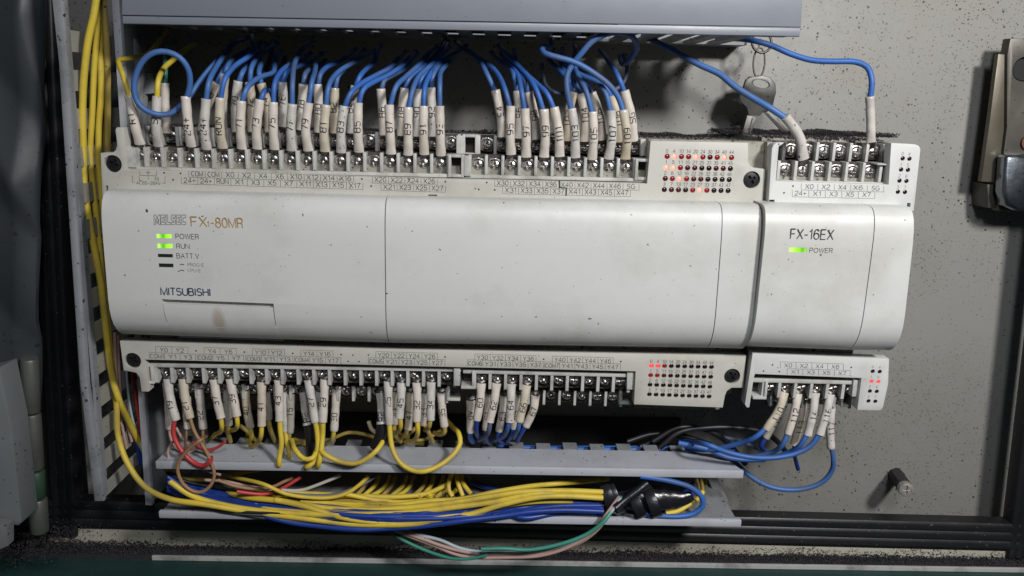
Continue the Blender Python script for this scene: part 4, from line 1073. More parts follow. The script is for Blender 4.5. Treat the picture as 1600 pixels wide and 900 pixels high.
T('91', (663, 203), [(663, 241), (662, 205), (662, 166)], [(663, 142), (669, 122), (681, 104), (691, 84)])
T('93', (690, 202), [(689, 243), (688, 205), (687, 166)], [(687, 134), (689, 112), (701, 98)], lab='blue wire with a dark upper end in a white sleeve marked 93')
T('95', (803, 203), [(798.5, 241), (797, 205), (798, 166)], [(790, 143), (775, 112), (751, 92)])
T('97', (823, 205), [(822, 245), (822, 208), (820, 170)], [(815, 143), (808, 115), (795, 95)])
T('99', (853, 205), [(850, 245), (852, 208), (850, 171)], [(839, 143), (824, 118), (805, 98), (790, 83)])
T('101', (875, 207), [(874.5, 244), (873, 208), (866, 168)], [(855, 147), (840, 132), (825, 118), (808, 103), (805, 90)])
T('103', (898, 208), [(899, 246), (898, 208), (893, 170)], [(886, 140, -6), (886, 118, -6), (895, 100, -6), (908, 84, -8), (925, 65, -9), (948, 53, -10), (970, 51, -10), (988, 58, -7), (995, 72, 0), (991, 84, 10)], lab='blue wire marked 103 that arches in a high loop up to the duct', hide=[(975, 100, 25), (968, 88, 50)], r=1.3)
T('105', (928, 212), [(925, 249), (927, 212), (926, 175)], [(916, 143), (903, 118), (897, 100), (899, 82)])
T('107', (960, 210), [(951, 248), (956, 212), (955, 173)], [(946, 145), (932, 128), (914, 120), (900, 112), (885, 98), (875, 90)])
T('109', (978, 212), [(977, 248), (979, 212), (974, 172)], [(966, 152, -5), (952, 133, -6), (932, 117, -7), (900, 98, -7), (870, 89, -7), (853, 84, -6), (847, 78, -3), (851, 73, 2), (858, 74, 8)], lab='blue wire marked 109 that crosses the others and hooks back', hide=[(862, 60, 45)], r=1.25)
# --- top, back row ---------------------------------------------------
T('', (257, 160), [(262, 208), (258, 170), (257, 130)], [(258, 112), (259, 95), (261, 76)], True, col='green_wire', lab='green wire in a blank white sleeve behind the S1 sleeve')
T('68', (330, 153), [(316, 205), (322, 170), (339, 130)], [(345, 118), (354, 104), (366, 93), (384, 84)], True)
T('69', (351, 170), [(348, 210), (348, 160), (351, 116)], [(354, 108), (361, 95), (372, 87), (388, 78)], True, lab='blue wire in a white sleeve hidden behind the RUN sleeve')
T('70', (367, 160), [(369, 206), (368, 170), (372, 127)], [(378, 115), (388, 103), (395, 93)], True)
T('72', (391, 161), [(394, 206), (393, 165), (390, 129)], [(392, 110), (402, 90), (416, 79)], True)
T('74', (417, 162), [(421, 206), (418, 165), (408, 131)], [(405, 116), (408, 98), (408, 80)], True)
T('76', (442, 158), [(442, 198), (443, 165), (441, 129)], [(446, 117), (460, 106), (478, 99), (490, 95)], True)
T('78', (472, 165), [(470, 203), (472, 168), (474, 132)], [(476, 119), (484, 109), (495, 106)], True)
T('80', (497, 168), [(498, 207), (498, 170), (496.5, 132)], [(500, 118), (512, 104), (530, 97), (542, 89)], True)
T('82', (521, 169), [(523, 208), (522, 172), (523, 138)], [(527, 122), (538, 108), (554, 90)], True)
T('84', (550, 170), [(549, 208), (548, 172), (555, 135)], [(561, 122), (572, 108), (585, 97), (588, 82)], True)
T('86', (597, 175), [(600, 211), (598, 175), (595, 139)], [(599, 128), (613, 118), (632, 107), (642, 95)], True)
T('88', (627, 173), [(627, 212), (628, 175), (632, 138)], [(638, 125), (658, 106), (679, 88), (688, 75)], True)
T('90', (652, 175), [(652, 213), (652, 175), (652.5, 139)], [(659, 122), (672, 105), (685, 90), (693, 77)], True)
T('92', (674, 175), [(677, 213), (675, 175), (673, 137)], [(677, 118), (690, 98), (712, 83)], True)
T('94', (784, 174), [(785, 214), (782, 178), (774, 141)], [(762, 118), (748, 94), (726, 76)], True)
T('96', (812, 177), [(810, 216), (811, 180), (808.5, 142)], [(804, 122), (796, 106), (779, 94)], True)
T('98', (835, 180), [(838, 218), (835, 180), (826, 144)], [(818, 124), (805, 108), (792, 96)], True)
T('102', (885, 183), [(887, 220), (887, 185), (896, 144)], [(889, 128), (876, 112), (861, 97), (856, 88)], True, lab='blue wire in a white sleeve half hidden behind the 103 sleeve')
T('104', (915, 182), [(913, 221), (914, 184), (908, 146)], [(898, 130), (882, 112), (877, 98), (879, 88)], True)
T('106', (937, 182), [(941, 219), (937, 182), (925, 145)], [(915, 130), (898, 115), (884, 100)], True)
T('108', (965, 184), [(967, 222), (965, 186), (956, 150)], [(944, 132), (932, 122), (918, 119), (900, 108)], True)
T('SG', (986, 184), [(990, 221), (987, 184), (976, 142)], [(966, 120), (956, 103), (947, 90)], True)
loose('loose_wire', 'thin dusty blue wire looping behind the wires marked 102 and 104', [(846, 98), (849, 118), (854, 134), (868, 145), (885, 146), (905, 135)], 'blue_dusty', 24, 22, .95, group='loose wires behind the top sleeves')
loose('loose_wire', 'thin dusty blue wire curving down behind the SG wire to the 109 sleeve', [(973, 84), (979, 100), (979, 116), (972, 132), (955, 142), (943, 139)], 'blue_dusty', 26, 20, .95, group='loose wires behind the top sleeves')
loose('loose_wire', 'dusty blue wire standing up behind the wire marked 80', [(405, 135), (412, 118), (420, 98), (424, 84), (426, 62)], 'blue_dusty', 16, 48, 1.1, group='loose wires behind the top sleeves')
# extension, top
marked_wire('thick blue wire bending down into a stained sleeve on the small module', '', [(1256, 249), (1249, 214), (1227, 182)], [(1207, 171), (1180, 155), (1148, 135), (1125, 116), (1095, 102), (1065, 86), (1040, 72)], 'blue', None, group='wires at the small module', r=1.45, rs=2.2, Ys=(dE-3, dE-6), Yw=(dE-5, 12), hide=[(1005, 56, 45)])
marked_wire('thick blue wire arching across the bare panel into a clean white sleeve', '', [(1361, 222), (1360.5, 190), (1359, 151)], [(1362, 125), (1355, 105), (1338, 97), (1300, 96), (1268, 94), (1235, 84), (1205, 71), (1180, 64)], 'blue', None, group='wires at the small module', r=1.3, rs=1.95, Ys=(dE+5, dE+3), Yw=(dE+3, 15), hide=[(1120, 58, 45)])

# --- bottom ----------------------------------------------------------
GB = 'numbered wires at the bottom terminals'
def Bt(text, tp, sl, wr, back=False, col='yellow', lab=None, r=1.18, **k):
    word = {'yellow': 'yellow', 'blue': 'blue', 'yellow_dull': 'dusty yellow', 'blue_deep': 'dark blue'}.get(col, 'thin')
    lab = lab or '%s wire, white sleeve marked %s, hanging below terminal name %s' % (word, text, TB[text])
    if 'Ys' not in k: k['Ys'] = (8, 8) if back else (-1, -3.5)
    if 'Yw' not in k: k['Yw'] = (8, 16) if back else (-3.5, 14)
    marked_wire(lab, text, sl, wr, col, tp, group=GB, back=back, r=r, **k)
Bt('19', (266, 632), [(262, 592), (266, 622), (275, 656)], [(271, 678), (279, 697), (294, 716), (309, 726), (322, 727), (327, 722)], col='red_wire', lab='thick red wire hanging in a curve from the white sleeve marked 19', Yw=(-4, -8), hide=[(330, 715, 2)])
Bt('', (263, 655), [(263, 612), (264, 640), (265, 669)], [(266, 680), (272, 695), (290, 708), (312, 700), (325, 712)], True, col='pink_wire', lab='thin dusty pink wire in a blank sleeve behind the 19 sleeve', r=.8, Yw=(8, 2), hide=[(318, 735, 0)])
Bt('21', (293, 631), [(286, 592), (290, 625), (297, 653)], [(303, 672), (313, 690), (322, 705), (331, 725), (335, 742), (330, 757), (317, 768), (303, 768), (287, 757), (278, 738), (279, 722), (289, 708), (303, 695), (313, 688)], col='brown_wire', lab='thin brown wire making a hanging ring from the white sleeve marked 21', r=.85, Yw=(-4, -10), hide=[(322, 682, 4)])
Bt('', (293, 660), [(291, 620), (292, 640), (294, 669)], [(291, 680), (290, 695), (291, 712)], True, col='brown_wire', lab='thin tan wire in a short sleeve below the 21 sleeve', r=.75, Ys=(2, 0), Yw=(0, 8), lugp=False)
Bt('22', (316, 646), [(311, 608), (314, 640), (317.5, 669)], [(317, 680), (319, 700), (324, 722), (319, 738)], True, col='brown_wire', r=.8, lab='thin tan wire in a white sleeve marked 22, hung lower than its neighbours')
Bt('37', (339, 626), [(334.5, 593), (339, 625), (345.5, 653)], [(346.5, 665), (344, 675), (336, 679)], hide=[(328, 690, 30)])
Bt('39', (361.5, 621), [(359.5, 592), (365, 622), (370, 650)], [(371, 662), (367, 671), (359, 672)], hide=[(350, 672, 30)])
Bt('', None, [(356, 610), (355, 635), (357, 664)], [(356, 672), (360, 690)], True, col='yellow_dull', sm='sleeve_shaded', lab='dusty wire in a shaded sleeve behind the 39 sleeve')
Bt('40', (387.5, 639), [(383, 611), (386, 640), (391, 668)], [(393, 680), (389, 691)], True, hide=[(380, 702, 30)])
Bt('41', (407, 632), [(408.5, 597), (409, 630), (409, 665)], [(408, 679), (402, 692), (393, 697)], hide=[(388, 690, 20), (386, 680, 36)])
Bt('', None, [(415, 612), (418, 635), (419, 655)], [(422, 670), (430, 690)], True, col='yellow_dull', sm='sleeve_shaded', lab='dusty wire in a shaded sleeve behind the 41 sleeve')
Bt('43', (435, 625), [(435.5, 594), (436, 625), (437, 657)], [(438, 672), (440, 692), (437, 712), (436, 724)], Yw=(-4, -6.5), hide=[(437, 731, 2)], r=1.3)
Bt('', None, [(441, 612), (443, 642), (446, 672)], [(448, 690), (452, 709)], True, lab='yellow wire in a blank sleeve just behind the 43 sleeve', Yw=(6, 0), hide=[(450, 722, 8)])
Bt('15', (459, 643), [(454, 616), (454, 645), (453, 675)], [(452, 688), (462, 692), (478, 690)], True, col='yellow_dull', sm='sleeve_shaded')
Bt('R2', (480.5, 651), [(475, 613), (477, 640), (482, 663)], [(484, 675), (486, 700), (487, 712)], True, col='black_wire', r=2.6, lab='black taped wire in a white sleeve marked R2, beside the 27 sleeve', Ys=(5, 1), Yw=(1, 4))
Bt('27', (485, 627), [(482, 594), (487, 627), (492.5, 659)], [(496, 680), (496, 702), (490, 722), (481, 729)], Yw=(-4, -8), hide=[(476, 726, 2)], r=1.3)
Bt('28', (499, 632), [(499, 612), (499, 630), (500, 650)], [(500, 664), (499, 690)], True, col='yellow_dull', lab='dusty yellow wire in a sleeve wedged between the 27 and 29 sleeves', r=1)
Bt('29', (505.5, 627), [(507.5, 593), (506, 627), (504.5, 659)], [(504, 680), (502, 702), (498, 725)], Yw=(-4, -8), hide=[(494, 730, 0)], r=1.3)
Bt('30', (522, 648), [(526, 609), (524, 640), (522, 672)], [(520, 684), (512, 692)], True, hide=[(503, 694, 26)])
Bt('R2', (597.5, 652), [(594.5, 614), (596, 640), (597.5, 662)], [(597, 672), (592, 688), (586, 700)], True, col='black_wire', r=2.9, lab='black taped wire in a white sleeve marked R2, beside the stained 25 sleeve', Ys=(5, 0), Yw=(0, 0))
Bt('25', (611, 628), [(606.5, 596), (607, 630), (608.5, 662)], [(610, 684, -5), (614, 704, -7), (626, 724, -9), (645, 735, -10), (665, 736, -10), (690, 725, -7), (710, 708, -2), (719, 692, 2), (717, 678, 5)], lab='long yellow wire sagging in a deep curve from the stained sleeve marked 25', hide=[(708, 668, 18), (696, 655, 40)], r=1.3)
Bt('44', (617, 640), [(616, 612), (617, 635), (617, 662)], [(616, 675), (626, 690)], True, col='yellow_dull')
Bt('45', (627, 628), [(627.5, 598), (626.5, 625), (624, 653)], [(626, 664), (622, 674), (614, 680)])
Bt('47', (640, 645), [(641, 613), (640, 640), (638, 670)], [(634, 678), (625, 684)], True, col='yellow_dull')
Bt('32', (653, 630), [(651.5, 598), (652, 628), (651, 658)], [(653, 672), (648, 687), (636, 690)], hide=[(626, 682, 30)])
Bt('33', (663, 641), [(662, 614), (663, 636), (660, 663)], [(668, 672), (676, 690)], True, col='yellow_dull')
Bt('34', (672, 630), [(674, 597), (673, 627), (673, 656)], [(671, 664), (664, 672)], col='yellow_dull')
Bt('35', (690.5, 643), [(690, 614), (691, 640), (694.5, 666)], [(695, 674), (688, 679), (678, 676)], True, col='yellow_dull')
# blue group
Bt('0V', (736, 646), [(735.5, 626), (735, 650), (735.5, 675)], [(735, 682), (739, 690)], True, col='blue', r=1.5)
Bt('60', (744.5, 629), [(752, 599), (750, 628), (745, 656)], [(744, 670), (748, 684)], col='blue_deep')
Bt('61', (761, 648), [(764, 615), (762, 640), (759, 671)], [(758, 680), (764, 692)], True, col='blue_deep')
Bt('62', (772, 631), [(776, 599), (772, 628), (765, 659)], [(764, 672), (758, 682), (748, 688)], col='blue_dusty')
Bt('63', (786, 649), [(788, 618), (785, 645), (780, 673)], [(778, 682), (786, 692)], True, col='blue_deep')
Bt('64', (795, 632), [(799, 600), (798, 628), (796.5, 659)], [(793, 670), (786, 682), (774, 687)], col='blue')
Bt('65', (806, 645), [(809, 616), (806, 640), (803, 669)], [(800, 678), (792, 690)], True, col='blue_deep')
Bt('66.', (818, 630), [(823, 602), (818.5, 628), (811.5, 659)], [(810, 668), (806, 677), (803, 684)], col='blue')
Bt('67', (832, 642), [(836.5, 618), (834, 638), (822, 666)], [(815, 676), (808, 690)], True, col='blue_deep')
# spans of yellow below the sleeves
loose('loose_wire', 'yellow wire sagging between the 29 wire and the black taped R2 wire', [(496, 690, 2), (505, 708, -8), (530, 721, -9.5), (556, 724, -10), (574, 716, -9), (590, 702, -7), (598, 690, -2)], 'yellow', 2, -3, 1.25, group='loose yellow wires below the sleeves')
loose('loose_wire', 'yellow wire curving under the black taped wire by the 27 sleeve', [(456, 688, 4), (462, 704, -7), (475, 717, -9), (488, 716, -9), (496, 700, -2)], 'yellow', 6, -3, 1.25, group='loose yellow wires below the sleeves')
loose('loose_wire', 'pale yellow wire kinked against the black tape beside the 25 sleeve', [(576, 658), (580, 670), (590, 680), (584, 690), (588, 702)], 'cream_wire', 10, 4, 1.1, group='loose yellow wires below the sleeves')
loose('loose_wire', 'dull yellow wire lying behind the 40 and 41 sleeves', [(375, 665), (388, 675), (402, 690), (418, 697), (432, 694), (446, 700)], 'yellow_dull', 20, 18, 1.1, group='loose yellow wires below the sleeves')
loose('loose_wire', 'dull yellow wire lying behind the 15 sleeve', [(445, 690), (458, 686), (470, 691), (480, 696)], 'yellow', 18, 14, 1.1, group='loose yellow wires below the sleeves')
loose('loose_wire', 'dull yellow wire lying behind the 30 sleeve', [(520, 685), (545, 676), (575, 680), (600, 690)], 'yellow_dull', 26, 22, 1.0, group='loose yellow wires below the sleeves')
for i, (a_, b_) in enumerate([((612, 690), (650, 668)), ((625, 678), (662, 694)), ((640, 690), (690, 672)), ((600, 676), (640, 684))]):
    loose('loose_wire', 'dull yellow wire tangled behind the 45, 32 and 34 sleeves', [a_, ((a_[0]+b_[0])/2, (a_[1]+b_[1])/2+5), b_], 'yellow_dull', 16+i*3, 22+i*2, 1.05, group='tangled yellow wires below the sleeves')
for i, q in enumerate([[(275, 668), (290, 690), (315, 700), (330, 716), (322, 733), (345, 742)], [(300, 690), (318, 702), (338, 700), (352, 690)], [(270, 690), (262, 706), (268, 722), (283, 716), (297, 722)]]):
    loose('thin_wire', ('thin dusty pink wire looping onto the duct edge below the red wire', 'thin dark red wire passing behind the brown ring', 'thin grey pink wire coiled on the duct corner')[i], q, ('pink_wire', 'red_wire', 'pink_wire')[i], 4-i*2, 0, .75, group='thin wires at the duct corner')

# extension, bottom
GE = 'wires below the small module'
def Be(text, tp, sl, wr, back=False, lab=None, **k):
    k.setdefault('Ys', (dE+7, dE+6) if back else (dE-1, dE-4)); k.setdefault('Yw', (dE+6, 15) if back else (dE-4, 8)); k.setdefault('col', 'blue')
    c_ = k.pop('col')
    marked_wire(lab or 'blue wire, sleeve marked %s, below terminal name %s of the small module' % (text, TB[text]), text, sl, wr, c_, tp, group=GE, back=back, rs=2.0, r=k.pop('r', 1.3), **k)
Be('111', (1214, 658), [(1224, 632), (1214, 655), (1196, 684)], [(1190, 695), (1200, 708)], True, sm='sleeve_shaded', col='blue_deep', lab='dark wire in a shaded grey sleeve just behind the 110 sleeve')
Be('110', (1213, 647), [(1226, 613), (1217, 640), (1197, 671)], [(1180, 683), (1158, 692), (1130, 699), (1105, 703)], hide=[(1060, 700, 28)])
Be('112', (1241, 650), [(1247, 615), (1241, 645), (1231, 678)], [(1223, 694), (1208, 706), (1180, 713), (1150, 714)], hide=[(1090, 700, 30)])
Be('113', (1250, 667), [(1255, 630), (1250, 660), (1240.5, 695)], [(1241, 706), (1243, 718), (1247, 733)], True, col='blue_deep', r=1.1)
Be('114', (1271, 652), [(1274, 614), (1270, 645), (1262, 680)], [(1251, 695), (1232, 707), (1205, 715), (1170, 717)], hide=[(1100, 708, 30)])
Be('116', (1290, 650), [(1298, 616), (1291, 645), (1281, 679)], [(1268, 695), (1245, 708), (1210, 715), (1170, 714), (1135, 706), (1106, 695)], hide=[(1070, 690, 22)], Yw=(dE-4, dE-2))
Be('117', (1297, 669), [(1300, 635), (1297, 665), (1298.5, 700)], [(1302, 716), (1300, 735), (1285, 753), (1255, 764), (1218, 764), (1190, 755), (1165, 738), (1145, 720)], True, lab='blue wire marked 117 sweeping low in front of the bare panel', hide=[(1115, 700, 20), (1080, 690, 35)])
loose('loose_wire', 'blue wire lying on the end of the duct below the other blue wires', [(1060, 692), (1085, 697), (1110, 703), (1135, 714), (1160, 718), (1195, 718)], 'blue', 10, 4, 1.35, group='blue wires at the duct end')
loose('loose_wire', 'pale blue wire slanting behind the sleeve marked 110', [(1130, 683), (1160, 690), (1185, 702), (1200, 708)], 'blue_dusty', 30, 32, 1.0, group='blue wires at the duct end')
for i, q in enumerate([[(1030, 700), (1060, 676), (1110, 668), (1160, 669), (1195, 676), (1215, 690), (1228, 706)], [(1020, 690), (1060, 668), (1105, 672), (1135, 690), (1165, 725)], [(1040, 705), (1090, 690), (1130, 712), (1160, 740)], [(980, 690), (1020, 678), (1070, 682), (1110, 695)], [(1000, 698), (1040, 684), (1090, 692), (1120, 706)]]):
    loose('black_wire', ('black wire arching over behind the 110 sleeve', 'black wire bending down behind the end of the duct', 'black wire lying along the slanted duct end', 'black wire in the tangle above the open duct', 'black wire in the tangle above the open duct')[i], q, 'black_wire', 24+i*2, 28+i*3, 1.5, group='black wires at the duct end' if i < 3 else 'black wires above the duct')

# --- inside the bottom duct -------------------------------------------
GY = 'yellow wires in the open bottom duct'
def rest(lst, ya, yb, r):
    # keep a wire on the floor of the duct, or hanging just outside its lip
    out = []
    for q, y in zip(lst, lerpY(len(lst), ya, yb)):
        y = q[2] if len(q) > 2 else y
        if P(q[0], q[1], y).z < zl+1.9+r: y = max(min(y, y_at(q[0], q[1], zl+1.9+r)), YD-r-random.uniform(.4, 2.2))
        out.append((q[0], q[1], y))
    return out
def Y_(lst, lab, ya, yb, col='yellow', r=1.35, grp=GY): loose('duct_wire', lab, rest(lst, ya, yb, r), col, ya, yb, r, group=grp)
Y_([(182, 628, 6), (185, 683, 4), (200, 725, 0), (227, 761, -4), (266, 780, -8), (320, 788, -9), (387, 799), (467, 809), (547, 818.5), (587, 820), (640, 819), (680, 813), (730, 804)], 'yellow wire sweeping round the corner and along the front of the duct', -9, 0, r=1.45)
Y_([(258, 731), (268, 742), (290, 747), (333, 748), (371, 739), (413, 732), (440, 729)], 'dirty yellow wire hugging the underside of the upper duct edge', 8, 20, 'yellow_dull')
Y_([(265, 752), (301, 775), (349, 789), (413, 799), (501, 804), (600, 803), (640, 801), (707, 793), (773, 784), (840, 771), (941, 777)], 'yellow wire running the full length of the duct below the blue pair', -7, -3, r=1.45)
Y_([(345, 742, 22), (376, 748, 6), (413, 757), (445, 771), (480, 777), (520, 777), (545, 769), (562, 757), (576, 744)], 'thin yellow wire dipping across the others in a shallow bow', -6, 6, r=1.0)
Y_([(350, 768, 12), (385, 777, 2), (440, 783, -3), (480, 792), (520, 805), (560, 813), (613, 817), (680, 812), (733, 804), (787, 788), (840, 777), (880, 775), (942, 778)], 'yellow wire along the front of the duct, lowest into the black tape', -6, -5, r=1.45)
Y_([(470, 784), (560, 789), (613, 790), (667, 783), (720, 780), (773, 769), (827, 760), (867, 756), (912, 752, 12), (950, 748, 26)], 'yellow wire rising to the upper edge before the black tape', 2, 6, r=1.35)
Y_([(430, 781), (500, 793), (560, 797), (640, 793), (709, 785), (760, 777), (813, 769), (880, 767), (942, 769)], 'yellow wire entering the black tape at the top', -3, -3, r=1.45)
Y_([(500, 800), (560, 805), (640, 800), (707, 793), (765, 785), (782, 783)], 'yellow wire between the blue wires at mid duct', 0, 2, r=1.3)
Y_([(450, 770), (500, 772), (560, 775), (627, 776), (667, 771), (696, 758), (703, 752)], 'yellow wire bending up out of the top of the bundle', 2, 14, r=1.3)
Y_([(540, 772), (600, 783), (640, 784), (680, 777), (700, 764)], 'yellow wire rising behind the bundle at mid duct', 3, 14, r=1.2)
Y_([(590, 817), (640, 817), (690, 810), (742, 800), (790, 790), (840, 784), (895, 783)], 'yellow wire at the bottom front of the bundle', -2, -1, r=1.2)
Y_([(709, 735), (702, 750), (701, 765), (707, 776)], 'yellow wire dropping from the upper edge, first of three', 12, 6, r=1.2)
Y_([(713, 735), (715, 753), (723, 775)], 'yellow wire dropping from the upper edge, second of three', 14, 6, r=1.2)
Y_([(719, 735), (723, 754), (736, 772)], 'yellow wire dropping from the upper edge, third of three', 16, 6, r=1.2)
Y_([(727, 737), (738, 749), (752, 757), (768, 766)], 'dull yellow wire slanting into the dark of the duct', 28, 22, 'yellow_dull', 1.1)
Y_([(1040, 803), (1060, 798), (1075, 789), (1094, 776), (1098, 768)], 'short yellow wire bent up at the far end of the duct', -3, 6, r=1.3)
for i in range(11):
    x_ = 548+i*15+random.uniform(-4, 4); dx = random.uniform(22, 34)
    Y_([(x_, 776+random.uniform(-3, 5)), (x_+dx*.45, 768), (x_+dx*.8, 757), (x_+dx*.95, 744)], 'dull yellow wire fanning up out of the bundle below the upper edge', 8, 24, 'yellow' if i % 3 else 'yellow_dull', 1.15, 'yellow wires fanning up from the bundle')
for i in range(6):
    Y_([(360+i*22, 764+i*2), (420+i*24, 769+i*3), (480+i*24, 772+i*3.3), (560+i*15, 778+i*3)], 'yellow wire lying deep in the bundle of the bottom duct', 16+i*2, 14+i, 'yellow_dull' if i % 2 else 'yellow', 1.25, 'yellow wires deep in the bundle')
for i in range(9):
    a = random.uniform(-3, 3)
    Y_([(330+i*12, 764+i*2.2), (400, 771+i*2.8), (500, 781+i*3.0+a), (600, 792+i*2.6), (700, 787+i*2.6+a), (820, 775+i*1.6), (942, 769+i*1.2)], 'yellow wire in the packed lower layer of the bottom duct', 20-i*1.1, 14-i*1.2, 'yellow_dull' if i % 3 == 0 else 'yellow', random.uniform(1.0, 1.3), 'yellow wires packed in the lower layer')
for i in range(7):
    a = random.uniform(-2, 2)
    loose('duct_wire', 'blue wire in the broad blue band crossing under the yellow wires', rest([(262, 750+i*2.6), (310, 762+i*2.8+a), (380, 776+i*2.6), (460, 787+i*2.2+a), (560, 797+i*2.2), (680, 800+i*2.0), (800, 790+i*2.2), (942, 785+i*2.4)], 12-i*1.6, 6-i*1.1, 1.3), 'blue_deep', 0, 0, 1.3, group='blue band under the yellow wires')
for i in range(4):
    loose('duct_wire', 'dark grimy wire draped along the outside of the lower duct lip', [(318+i*12, 790+i*1.5, -3), (345+i*12, 797+i*1.6, -6.2), (430, 802+i*2.6, -6.8), (520, 806+i*3.0, -7), (620, 809+i*3.1, -7), (700, 807+i*3.0, -6.8), (780, 799+i*2.6, -3)], 'grey_wire' if i % 2 else 'black_wire', 0, 0, 1.15, group='grimy wires along the lower lip')
GBL = 'blue wires in the open bottom duct'
def L_(lst, lab, ya, yb, col='blue_deep', r=1.45): loose('duct_wire', lab, rest(lst, ya, yb, r), col, ya, yb, r, group=GBL)
L_([(262, 745), (280, 757), (333, 776), (387, 786), (440, 793), (480, 797)], 'blue wire below the brown ring, upper of the pair', 6, 4)
L_([(262, 752), (285, 766), (340, 783), (400, 792), (450, 796), (500, 799)], 'blue wire below the brown ring, lower of the pair', 5, 4)
L_([(264, 763), (280, 772), (305, 781), (345, 786)], 'short blue wire showing low at the near end of the duct', 4, 10)
L_([(300, 758), (350, 767), (420, 780), (470, 791)], 'blue wire lying behind the blue pair', 14, 12)
L_([(415, 806, -4), (450, 815), (500, 822), (560, 827), (613, 825), (667, 821), (720, 814), (787, 806), (827, 800), (880, 797), (943, 799)], 'blue wire hanging lowest below the yellow bundle', -7, -7)
L_([(590, 811), (653, 804), (720, 796), (770, 788), (805, 780), (850, 774), (900, 779)], 'blue wire weaving up through the yellow bundle', -5, 6)
for i, yy in enumerate((787, 792, 797, 803)):
    L_([(770+i*8, 806-i*1.0), (820, yy+6), (870, yy-1), (943, yy-2)], 'blue wire in the dark blue layer under the yellow ones', 2+i*-1.2, -1-i, r=1.4)
L_([(712, 760), (728, 768), (745, 777)], 'short blue wire behind the three dropping yellow wires', 18, 10)
L_([(736, 752), (760, 762), (790, 768)], 'blue wire slanting behind the dull yellow one', 22, 16)
loose('duct_wire', 'blue wire looped round the far end of the open duct', [(1000, 744), (1022, 747), (1053, 753), (1080, 762), (1096, 776), (1098, 790), (1085, 802), (1060, 807), (1030, 806), (1000, 803)], 'blue', -4, -4, 1.4, group=GBL)
for i in range(5):
    loose('duct_wire', 'blue wire end curving out of the black tape at the far end', [(1058, 790-i*3), (1074, 782-i*4), (1082, 772-i*4), (1080+i, 757-i)], 'blue_deep', 0+i*2, 14+i*3, 1.1, group='blue ends by the black tape')
for i in range(4):
    loose('duct_wire', 'dull yellow wire bending up behind the far end of the duct', [(1060, 790), (1082+i*5, 782), (1092+i*6, 768), (1088+i*7, 748)], 'yellow_dull', 16+i*3, 30+i*3, 1.0, group='yellow ends behind the duct end')
# thin wires
TH = 'thin wires across the bottom duct'
loose('thin_wire', 'thin red wire lying across the yellow bundle, its end turned up', [(370, 768), (393, 771), (413, 772), (435, 766), (455, 755), (470, 745)], 'red_wire', -3, 6, .95, group=TH)
loose('thin_wire', 'thin brown wire lying just above the red one', [(340, 750), (370, 760), (400, 764), (425, 761), (445, 752), (458, 746)], 'brown_wire', 0, 8, .9, group=TH)
loose('thin_wire', 'thin white wire crossing above the bow of yellow wire', [(440, 766), (470, 766), (495, 758), (515, 750), (532, 743)], 'white_wire', 2, 6, .85, group=TH)
loose('thin_wire', 'thin grey wire crossing beneath the bow of yellow wire', [(440, 771), (480, 774), (520, 773), (550, 764), (570, 755), (586, 745)], 'grey_wire', -1, 8, .85, group=TH)
loose('thin_wire', 'thin pink wire running along the top of the bundle', [(320, 750), (350, 752), (380, 758), (420, 765), (470, 768)], 'pink_wire', 5, 7, .8, group=TH)
loose('thin_wire', 'thin pale blue wire at the near end of the duct', [(262, 742), (285, 754), (320, 765), (370, 770)], 'pale_wire', 10, 10, .8, group=TH)
loose('thin_wire', 'thin black wire at the near end of the duct', [(260, 738), (290, 752), (340, 762), (400, 770)], 'black_wire', 8, 10, .9, group=TH)
# sagging thin bundle below the duct
SG_ = 'thin wires sagging below the duct'
loose('thin_wire', 'thin green wire sagging below the duct, uppermost of the bunch', [(972, 776, -6), (958, 794, -8), (946, 812), (920, 833), (880, 849), (827, 859), (785, 857), (752, 858)], 'green_wire', -12, -10, 1.0, group=SG_)
loose('thin_wire', 'thin pale blue wire sagging below the duct', [(970, 778, -7), (957, 797, -9), (942, 816), (913, 839), (870, 855), (820, 862), (760, 863), (720, 857), (688, 844), (648, 834), (625, 825)], 'pale_wire', -14, 6, .9, group=SG_)
loose('thin_wire', 'thin pink wire sagging below the duct, undermost of the bunch', [(968, 776, -6), (952, 798, -8), (938, 822), (907, 847), (853, 864), (800, 866), (740, 864), (700, 856), (660, 842), (632, 832), (612, 824)], 'pink_wire', -12, 6, 1.0, group=SG_)
loose('thin_wire', 'thin dusty pink wire doubling the sagging bunch', [(966, 778, -6), (948, 803, -9), (930, 828), (890, 854), (845, 868), (790, 871), (745, 871), (715, 867), (680, 853), (640, 838), (615, 828)], 'pink_wire', -13, 6, .9, group=SG_)
loose('thin_wire', 'thin green wire drooping lowest, its end in the black grit', [(612, 834), (640, 849), (665, 860), (688, 868), (709, 873), (735, 873), (760, 868)], 'green_wire', 8, -6, .85, group=SG_)
